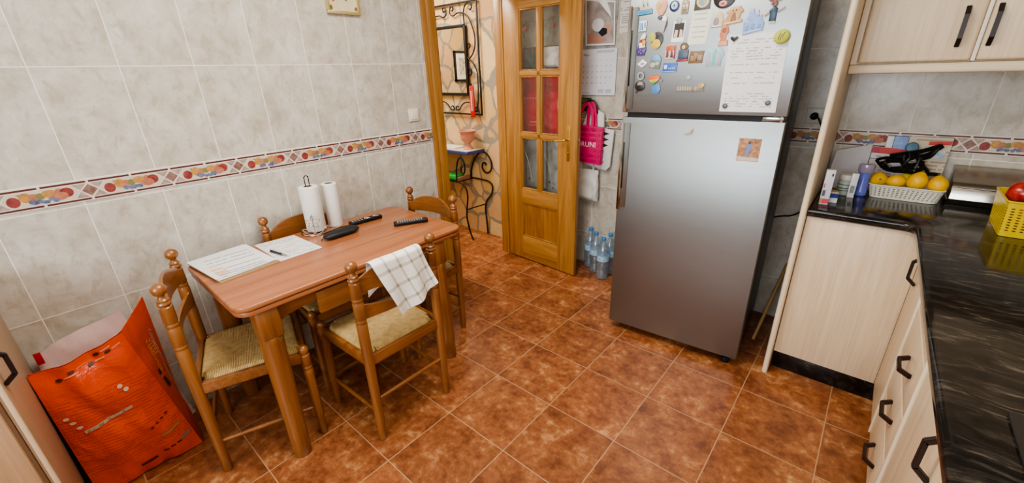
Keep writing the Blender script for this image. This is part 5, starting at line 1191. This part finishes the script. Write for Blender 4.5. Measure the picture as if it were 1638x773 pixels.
# ------------------------------------------------------------------ hall furniture
YH = YB - .004
im = thing('wrought_iron_mirror', 'mirror in a scrolled black wrought-iron frame on the hall stone wall', 'mirror', (-.80, YB, 1.14))
b = MB(); X0, X1, Zb, Zt = -1.150, -.450, 1.146, 2.046; y = YB - .022
for p, q in (((X0, Zb), (X0, Zt)), ((X1, Zb), (X1, Zt)), ((X0, Zb), (X1, Zb)), ((X0, Zt), (X1, Zt))):
    b.box(min(p[0], q[0]) - .007, max(p[0], q[0]) + .007, y - .006, y + .006, min(p[1], q[1]) - .007, max(p[1], q[1]) + .007, .002)
b.build('outer_frame', M['iron'], im)
mx0, mx1, mz0, mz1 = -.992, -.604, 1.318, 1.872
b = MB()
for x0, x1, z0, z1 in ((mx0, mx1, mz0 - .012, mz0 + .012), (mx0, mx1, mz1 - .012, mz1 + .012), (mx0 - .012, mx0 + .012, mz0, mz1), (mx1 - .012, mx1 + .012, mz0, mz1)): b.box(x0, x1, y - .012, y + .010, z0, z1, .003)
b.build('mirror_frame', M['iron'], im)
MB().box(mx0, mx1, y + .002, y + .006, mz0, mz1).build('mirror_glass', M['mirror'], im)
xc = -.80
def scroll(P, r=.0058): MB().tube(P, r, 8).build('scroll', M['iron'], im)
for s in (1, -1):
    fx = lambda x: xc + s * (x - xc)
    def W(L): return smooth([(fx(px_), y, pz_) for px_, pz_ in L])
    scroll(W([(-.604, 1.878), (-.607, 1.955), (-.590, 2.010), (-.552, 2.036), (-.520, 2.028), (-.508, 2.000), (-.523, 1.980), (-.540, 1.992)]))
    scroll(W([(-.604, 1.965), (-.560, 1.935), (-.518, 1.870), (-.488, 1.785), (-.494, 1.700), (-.530, 1.640), (-.575, 1.612), (-.598, 1.640), (-.596, 1.700), (-.580, 1.735), (-.556, 1.730), (-.552, 1.704), (-.568, 1.692)]))
    scroll(W([(-.575, 1.612), (-.520, 1.565), (-.482, 1.500), (-.478, 1.430), (-.484, 1.300), (-.500, 1.20), (-.485, 1.165)]))
    scroll(W([(-.596, 1.52), (-.578, 1.535), (-.553, 1.520), (-.552, 1.488), (-.572, 1.478), (-.580, 1.495)]))
    scroll(W([(-.607, 1.965), (-.68, 1.972), (-.737, 1.955), (-.775, 1.975), (-.765, 2.020), (-.735, 2.022), (-.738, 1.995), (-.755, 1.998)]))
    scroll(W([(-.540, 1.238), (-.64, 1.248), (-.700, 1.225), (-.740, 1.185), (-.785, 1.178), (-.775, 1.212), (-.750, 1.205)]))
    scroll(W([(-.604, 1.31), (-.580, 1.25), (-.545, 1.19), (-.515, 1.170), (-.50, 1.195), (-.525, 1.205)]))
tm = thing('wall_thermometer', 'red wooden thermometer hanging on the iron mirror frame', 'thermometer', (-.535, YB - .05, 1.12))
X = T(Vector((-.540, YB - .046, 1.262)))
MB().box(-.027, .027, -.006, .006, -.140, .128, .003, X=X).build('board', plain('red_paint', '#b3201f', .4), tm)
MB().tube([(0, -.0085, -.085), (0, -.0085, .085)], .0045, 8, X=X).build('tube', plain('white_glass_tube', '#ead7d5', .3), tm)
b = MB()
for i in range(13): b.box(-.020, -.010, -.0068, -.006, -.08 + i * .0135, -.0775 + i * .0135, X=X).box(.010, .020, -.0068, -.006, -.08 + i * .0135, -.0775 + i * .0135, X=X)
b.build('scale_marks', plain('white_scale_paint', '#e2c4c2', .5), tm)
MB().lathe([(.012, -.003), (.012, .003)], 14, X @ T(Vector((-.008, 0, .136))) @ RX(PI / 2)).build('hanging_eye', M['iron'], tm)
# console table
ct = thing('console_table', 'wrought-iron hall console with a blue tiled top', 'console table', (-.9, 1.73, 0))
b = MB(); b.box(-1.40, -.455, 1.615, 1.842, .815, .842, .003); tpn = b.build('top', plain('cobalt_top_edge', '#3b4478', .35), ct)
MB().box(-1.385, -.470, 1.63, 1.828, .842, .8455).build('tile_inlay', plain('cream_tile_inlay', '#d9d0c4', .3), tpn)
MB().box(-1.40, -.625, 1.625, 1.842, .542, .549).build('shelf', M['iron'], ct)
def cleg(P): MB().tube(smooth(P, 7), .0075, 8).build('leg', M['iron'], ct)
for y_, fr_ in ((1.622, 1), (1.836, 0)):
    for mir in (0, 1):
        mx = (lambda x: x) if not mir else (lambda x: -1.855 - x)
        if fr_:
            cleg([(mx(x), y_, z) for x, z in ((-.625, .549), (-.56, .545), (-.505, .50), (-.492, .42), (-.515, .30), (-.520, .20), (-.49, .08), (-.455, .004))])
            cleg([(mx(x), y_, z) for x, z in ((-.625, .549), (-.620, .66), (-.590, .755), (-.545, .785), (-.510, .745), (-.505, .68), (-.525, .640), (-.552, .655), (-.552, .700), (-.535, .705))])
        else:
            cleg([(mx(x), y_, z) for x, z in ((-.655, .549), (-.52, .548), (-.42, .540), (-.372, .500), (-.39, .42), (-.455, .345), (-.480, .26), (-.470, .12), (-.465, .004))])
            cleg([(mx(x), y_, z) for x, z in ((-.655, .549), (-.640, .64), (-.585, .745), (-.50, .810), (-.42, .795), (-.372, .72), (-.385, .650), (-.440, .620), (-.490, .655), (-.485, .705), (-.455, .712), (-.440, .690))])
for x in (-.50, -1.355): MB().tube([(x - (.012 if x > -1 else -.012), 1.622, .30), (x + (.027 if x > -1 else -.027), 1.836, .31)], .006, 8).build('brace', M['iron'], ct)
ur = thing('terracotta_urn', 'small pink terracotta urn on the hall console', 'urn', (-.57, 1.745, .8458))
MB().lathe([(.046, 0), (.048, .006), (.038, .016), (.020, .034), (.018, .044), (.034, .058), (.058, .082), (.066, .112), (.064, .135), (.070, .150), (.082, .160), (.082, .166), (.072, .166), (.060, .135), (0, .12)], 28).build('urn_body', plain('pink_terracotta', '#c98a74', .75, var=.15), ur, world=False)
tag(MB().box(-.95, -.66, 1.66, 1.80, .8458, .858, .002).build('cream_tray', plain('cream_ceramic', '#dcd6cc', .4), loc=(-.8, 1.73, .8458)), 'low cream tray on the hall console left of the urn', 'tray')
gb = tag(MB().box(-1.02, -.66, 1.65, 1.76, .5495, .60, .012, 3).build('green_packet', plain('bright_green_wrap', '#2f9a3f', .4, var=.2), loc=(-.85, 1.7, .5495)), 'bright green packet on the lower shelf of the hall console', 'packet')
tag(MB().box(-.655, -.63, 1.64, 1.80, .5495, .585, .002).build('brown_book', plain('brown_book_cover', '#9a7a5c', .6), loc=(-.64, 1.72, .5495)), 'brown book end on the lower shelf of the hall console beside the green packet', 'book')
hp = thing('framed_drawing', 'black-framed drawing on the hall end wall, seen reflected in the iron mirror', 'picture', (-1.995, .64, 1.45))
b = MB()
for y0, y1, z0, z1 in ((.42, .72, 1.40, 1.425), (.42, .72, 1.735, 1.76), (.42, .445, 1.40, 1.76), (.695, .72, 1.40, 1.76)): b.box(-1.999, -1.975, y0, y1, z0, z1, .003)
b.build('frame', M['black'], hp)
MB().box(-1.999, -1.985, .445, .695, 1.425, 1.735).build('mount', plain('cream_mount', '#e0d8c4', .7), hp)
MB().box(-1.985, -1.983, .50, .64, 1.48, 1.68).build('drawing', blotch('ink_drawing', [(.35, '#7d7668'), (.6, '#cfc6b2')], 30), hp)

# ------------------------------------------------------------------ lower left: sacks and tall cabinet
lc = thing('near_cabinet', 'pale wood cabinet at the lower left edge of the photo, beside the orange sack', 'cabinet', (.31, -1.6, 0))
MB().box(.004, .598, -2.2, -1.192, .0, .86, .004).build('carcass', cabwood('warm_birch_side', 2, '#a88e72', '#bfa689'), lc)
dd = MB().box(.006, .606, -1.191, -1.172, .08, .855, .004, 3).build('door', cabwood('warm_birch_door', 2, '#a3866a', '#b99c7e'), lc)
MB().box(.6065, .6135, -1.184, -1.172, .0, .86, .003, 3).build('highlight_strip', plain('tan_edge_highlight', '#cbb193', .45), lc)  # lit front corner painted as a lighter strip
handle_v(.575, -1.1715, .775, dd, .11, nrm=(0, 1, 0))
MB().box(.599, .619, -1.62, -1.2005, .08, .855, .005).build('door', cabwood('warm_birch_front', 2, '#ad8a6a', '#c2a080'), lc)
tag(MB().box(.002, .64, -2.2, -1.165, .862, .895, .006).build('side_counter', M['granite'], loc=(.3, -1.7, .862)), 'dark counter top over the near left cabinet', 'worktop')
# orange sack
os_ = thing('orange_sack', 'bright orange pet-food sack standing against the wall in the lower left corner', 'sack', (.25, -.98, 0))
n = NT('orange_sack_film'); o = n.sep(n.coord())
wr_ = n.noise(n.coord(), 9, 5, .6, .8); n.bump(wr_, .5, .02)
rows_ = n.math('DIVIDE', n.math('ADD', o[2], n.math('MULTIPLY', o[1], .05)), .012)
bandm = n.math('LESS_THAN', n.math('FRACT', rows_), .42)
wds = n.math('GREATER_THAN', n.noise(n.comb(n.math('MULTIPLY', o[1], 22), n.math('MULTIPLY', n.math('FLOOR', rows_), 3.3), 0), 1, 1), .44)
reg = n.math('MULTIPLY', n.math('LESS_THAN', o[2], .43), n.math('GREATER_THAN', o[2], .10))
tx = n.math('MULTIPLY', n.math('MULTIPLY', bandm, wds), n.math('MULTIPLY', reg, .36))
MO = n.set(n.mix(tx, n.mix(wr_, col('#d03a0c'), col('#e9551a')), col('#8f2408')), .32, spec=.5)
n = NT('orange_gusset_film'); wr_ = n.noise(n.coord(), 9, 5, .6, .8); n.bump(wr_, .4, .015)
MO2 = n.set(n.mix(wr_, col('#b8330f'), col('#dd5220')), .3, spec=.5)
def front(u, v):
    # u: 0 near-left .. 1 fold line, v: 0 floor .. 1 top
    bl, br = Vector((.285, -1.150, .006)), Vector((.300, -.812, .006)); tl, tr = Vector((.215, -1.170, .558)), Vector((.205, -.905, .592))
    p = bl.lerp(br, u).lerp(tl.lerp(tr, u), v)
    bulge = .045 * sin(PI * u) ** .8 * sin(PI * min(1, v * 1.05 + .02)) ** .7
    nz = noise.noise(Vector((u * 4, v * 5, 1.3))) * .022 * sin(PI * min(1, max(0, u))) + noise.noise(Vector((u * 9 + v * 4, v * 8, 4.3))) * .007 * sin(PI * u)
    dip = -.02 * sin(PI * u) * v ** 6
    return p + Vector((bulge + nz, 0, dip))
MB().grid(front, 34, 40, thick=.002).build('front_panel', MO, os_, sharp=80)
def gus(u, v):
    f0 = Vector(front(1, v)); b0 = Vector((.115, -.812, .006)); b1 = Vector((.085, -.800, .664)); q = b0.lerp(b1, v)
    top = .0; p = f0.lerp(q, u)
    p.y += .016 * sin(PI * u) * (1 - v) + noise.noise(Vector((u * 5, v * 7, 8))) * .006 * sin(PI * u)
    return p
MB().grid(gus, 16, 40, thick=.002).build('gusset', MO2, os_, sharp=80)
def backp(u, v):
    q0, r0_ = Vector((.115, -.812, .006)), Vector((.13, -1.150, .006)); tip = Vector((.085, -.800, .664))
    if u < .3: t_ = tip.lerp(Vector(front(.985, 1)) + Vector((-.010, .004, .004)), u / .3)
    else: t_ = Vector(front(.985 - .98 * (u - .3) / .7, 1)) + Vector((-.009, 0, .001))
    a_ = q0.lerp(r0_, u)
    return a_.lerp(t_, v) - Vector((.05 * sin(PI * v) * min(1, u * 3) * (1 - v * .3), 0, 0))
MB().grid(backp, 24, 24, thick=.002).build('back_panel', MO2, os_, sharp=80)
def leftp(u, v): return Vector(front(0, v)).lerp(Vector(backp(1, v)), u) + Vector((0, .015 * sin(PI * u), 0))
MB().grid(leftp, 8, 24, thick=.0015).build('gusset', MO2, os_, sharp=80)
def on_front(u, v, e=.0022):
    p = Vector(front(u, v)); du = Vector(front(min(1, u + .01), v)) - Vector(front(max(0, u - .01), v)); dv = Vector(front(u, min(1, v + .01))) - Vector(front(u, max(0, v - .01)))
    n_ = du.cross(dv).normalized(); n_ = n_ if n_.x > 0 else -n_
    return p + n_ * e
def decal(name, u0, u1, v0, v1, c, par=os_, ell=False, skew=0):
    b = MB(); N_ = 8
    if ell:
        cu, cv = (u0 + u1) / 2, (v0 + v1) / 2; P = [on_front(cu + (u1 - u0) / 2 * cos(2 * PI * i / 14), cv + (v1 - v0) / 2 * sin(2 * PI * i / 14), .004) for i in range(14)]
        b.raw(P, [tuple(range(14))])
    else:
        b.grid(lambda u, v: on_front(u0 + (u1 - u0) * u, v0 + (v1 - v0) * v + skew * u, .0035), N_, 2)
    return b.build(name, plain(name + '_ink', c, .5, var=.1), par)
decal('pale_bar', .18, .66, .500, .522, '#b9a08a', skew=.03)
decal('pale_bar', .20, .58, .505, .516, '#8e7a66', skew=.024)
for u, v, c in ((.10, .64, '#d8b8a4'), (.135, .60, '#d8b8a4'), (.165, .555, '#dba8b0')): decal('round_symbol', u - .03, u + .03, v - .011, v + .011, c, ell=True)
for u, v in ((.665, .70), (.70, .665)): decal('round_symbol', u - .028, u + .028, v - .014, v + .014, '#d8b8a4', ell=True)
for u, v in ((.23, .905), (.36, .935), (.56, .915), (.66, .965), (.77, .945)):
    decal('kibble_picture', u - .035, u + .035, v - .012, v + .012, '#4a2412', ell=True)
    decal('caption', u + .05, min(.98, u + .16), v - .002, v + .008, '#e88a68', skew=.006)
decal('logo_text', .42, .58, .075, .095, '#5a1808')
for i in range(3): decal('caption_text', .66 + i * .07, .71 + i * .07, .10 + i * .008, .112 + i * .008, '#5a1808')
decal('weight_tag', .86, .965, .125, .150, '#8d7468', skew=.012)
for i in range(4): decal('dark_mark', .68 + i * .06, .71 + i * .06, .33 + i * .012, .342 + i * .012, '#6a1c0a')
decal('pale_text', .72, .93, .225, .245, '#a87a4a', skew=.02)
def on_gus(u, v, e=.003):
    p = Vector(gus(u, v)); du = Vector(gus(u + .01, v)) - Vector(gus(u - .01, v)); dv = Vector(gus(u, v + .01)) - Vector(gus(u, v - .01))
    n_ = du.cross(dv).normalized(); n_ = n_ if n_.y > 0 or n_.x > .3 else -n_
    return p + n_ * e, du.normalized(), dv.normalized(), n_
def gtext(body, u, v, size, c, name):
    p, du, dv, n_ = on_gus(u, v); xa = -dv; ya = n_.cross(xa).normalized()
    X = Matrix((xa, ya, n_)).transposed().to_4x4(); X.translation = p
    MB().text(body, size, X, .0003).build(name, plain(name + '_gold' if 'y' in c else name + '_ink', c.replace('y', ''), .5), os_)
gtext('VITES', .52, .74, .032, '#d9922e', 'side_lettering'); gtext('VERDURES', .38, .70, .032, '#d9922e', 'side_lettering')
gtext('l\'alimentation', .72, .70, .030, '#c99a90', 'side_script'); gtext('complete', .60, .52, .024, '#c98a3a', 'side_script')
for v, s_ in ((.60, .012), (.53, .014), (.50, .016)):
    p, du, dv, n_ = on_gus(.25, v); b = MB(); b.raw([p + du * a_ * s_ * .6 + dv * c_ * s_ for a_, c_ in ((-1, -1), (1, -1), (1, 1), (-1, 1))], [(0, 1, 2, 3)]); b.build('dark_picture', plain('dark_brown_ink', '#3a2a1c', .5), os_)
# pale sack behind
ws = thing('pale_pink_sack', 'pale pinkish-white sack leaning on the wall behind the orange sack', 'sack', (.07, -1.0, 0))
def wsf(side):
    def f(u, v):
        y = -1.150 + .375 * u * (1 - .28 * v) ; zt = .535 + .095 * u
        z = .004 + zt * v
        th = .030 * sin(PI * u) ** .5 * (1 - v ** 3) + .003
        x = .050 + .028 * v * 0 + side * th + noise.noise(Vector((u * 6, v * 6, 3 + side))) * .009 + noise.noise(Vector((u * 15, v * 13, 7 + side))) * .004 - .012 * v
        z += .012 * sin(u * 5) * v
        return (max(.004, x), y, z)
    return f
b = MB(); b.grid(wsf(1), 26, 26); b.grid(lambda u, v: wsf(-1)(1 - u, v), 26, 26); bmesh.ops.remove_doubles(b.bm, verts=b.bm.verts[:], dist=.001)
b.build('bag_body', plain('pale_pink_film', '#dcc3bd', .35, var=.1, scale=10), ws, sharp=80)
MB().box(.058, .062, -1.148, -1.128, .515, .565, .001, X=I4).build('red_tag', plain('red_bag_corner', '#b3252a', .4), ws)

# ------------------------------------------------------------------ lighting
def area(name, loc, rot, sx, sy, power, c):
    l = bpy.data.lights.new(name, 'AREA'); l.shape = 'RECTANGLE'; l.size = sx; l.size_y = sy; l.energy = power; l.color = c
    o = bpy.data.objects.new(name, l); COL.objects.link(o); o.location = loc; o.rotation_euler = rot; return o
area('window_daylight', ((WX0 + WX1) / 2, YF + .02, (WZ0 + WZ1) / 2), (PI / 2, 0, 0), WX1 - WX0 - .1, WZ1 - WZ0 - .1, 44, (.93, .97, 1.0))
area('kitchen_ceiling_light', (1.3, -.1, H - .03), (0, 0, 0), 1.0, 1.0, 30, (1, .93, .83))
area('hall_fill_light', (-1.0, 1.0, H - .03), (0, 0, 0), .9, .7, 30, (1, .93, .82))  # added overhead fill, stands in for daylight from an unseen hall opening
wd = bpy.data.worlds.new('world'); bpy.context.scene.world = wd; wd.use_nodes = True
nt = wd.node_tree; bg = nt.nodes['Background']
sky = nt.nodes.new('ShaderNodeTexSky'); sky.sky_type = 'HOSEK_WILKIE'; nt.links.new(sky.outputs[0], bg.inputs[0]); bg.inputs[1].default_value = .6
sc_ = bpy.context.scene
sc_.view_settings.view_transform = 'AgX'; sc_.view_settings.look = 'AgX - Medium High Contrast'; sc_.view_settings.exposure = .66
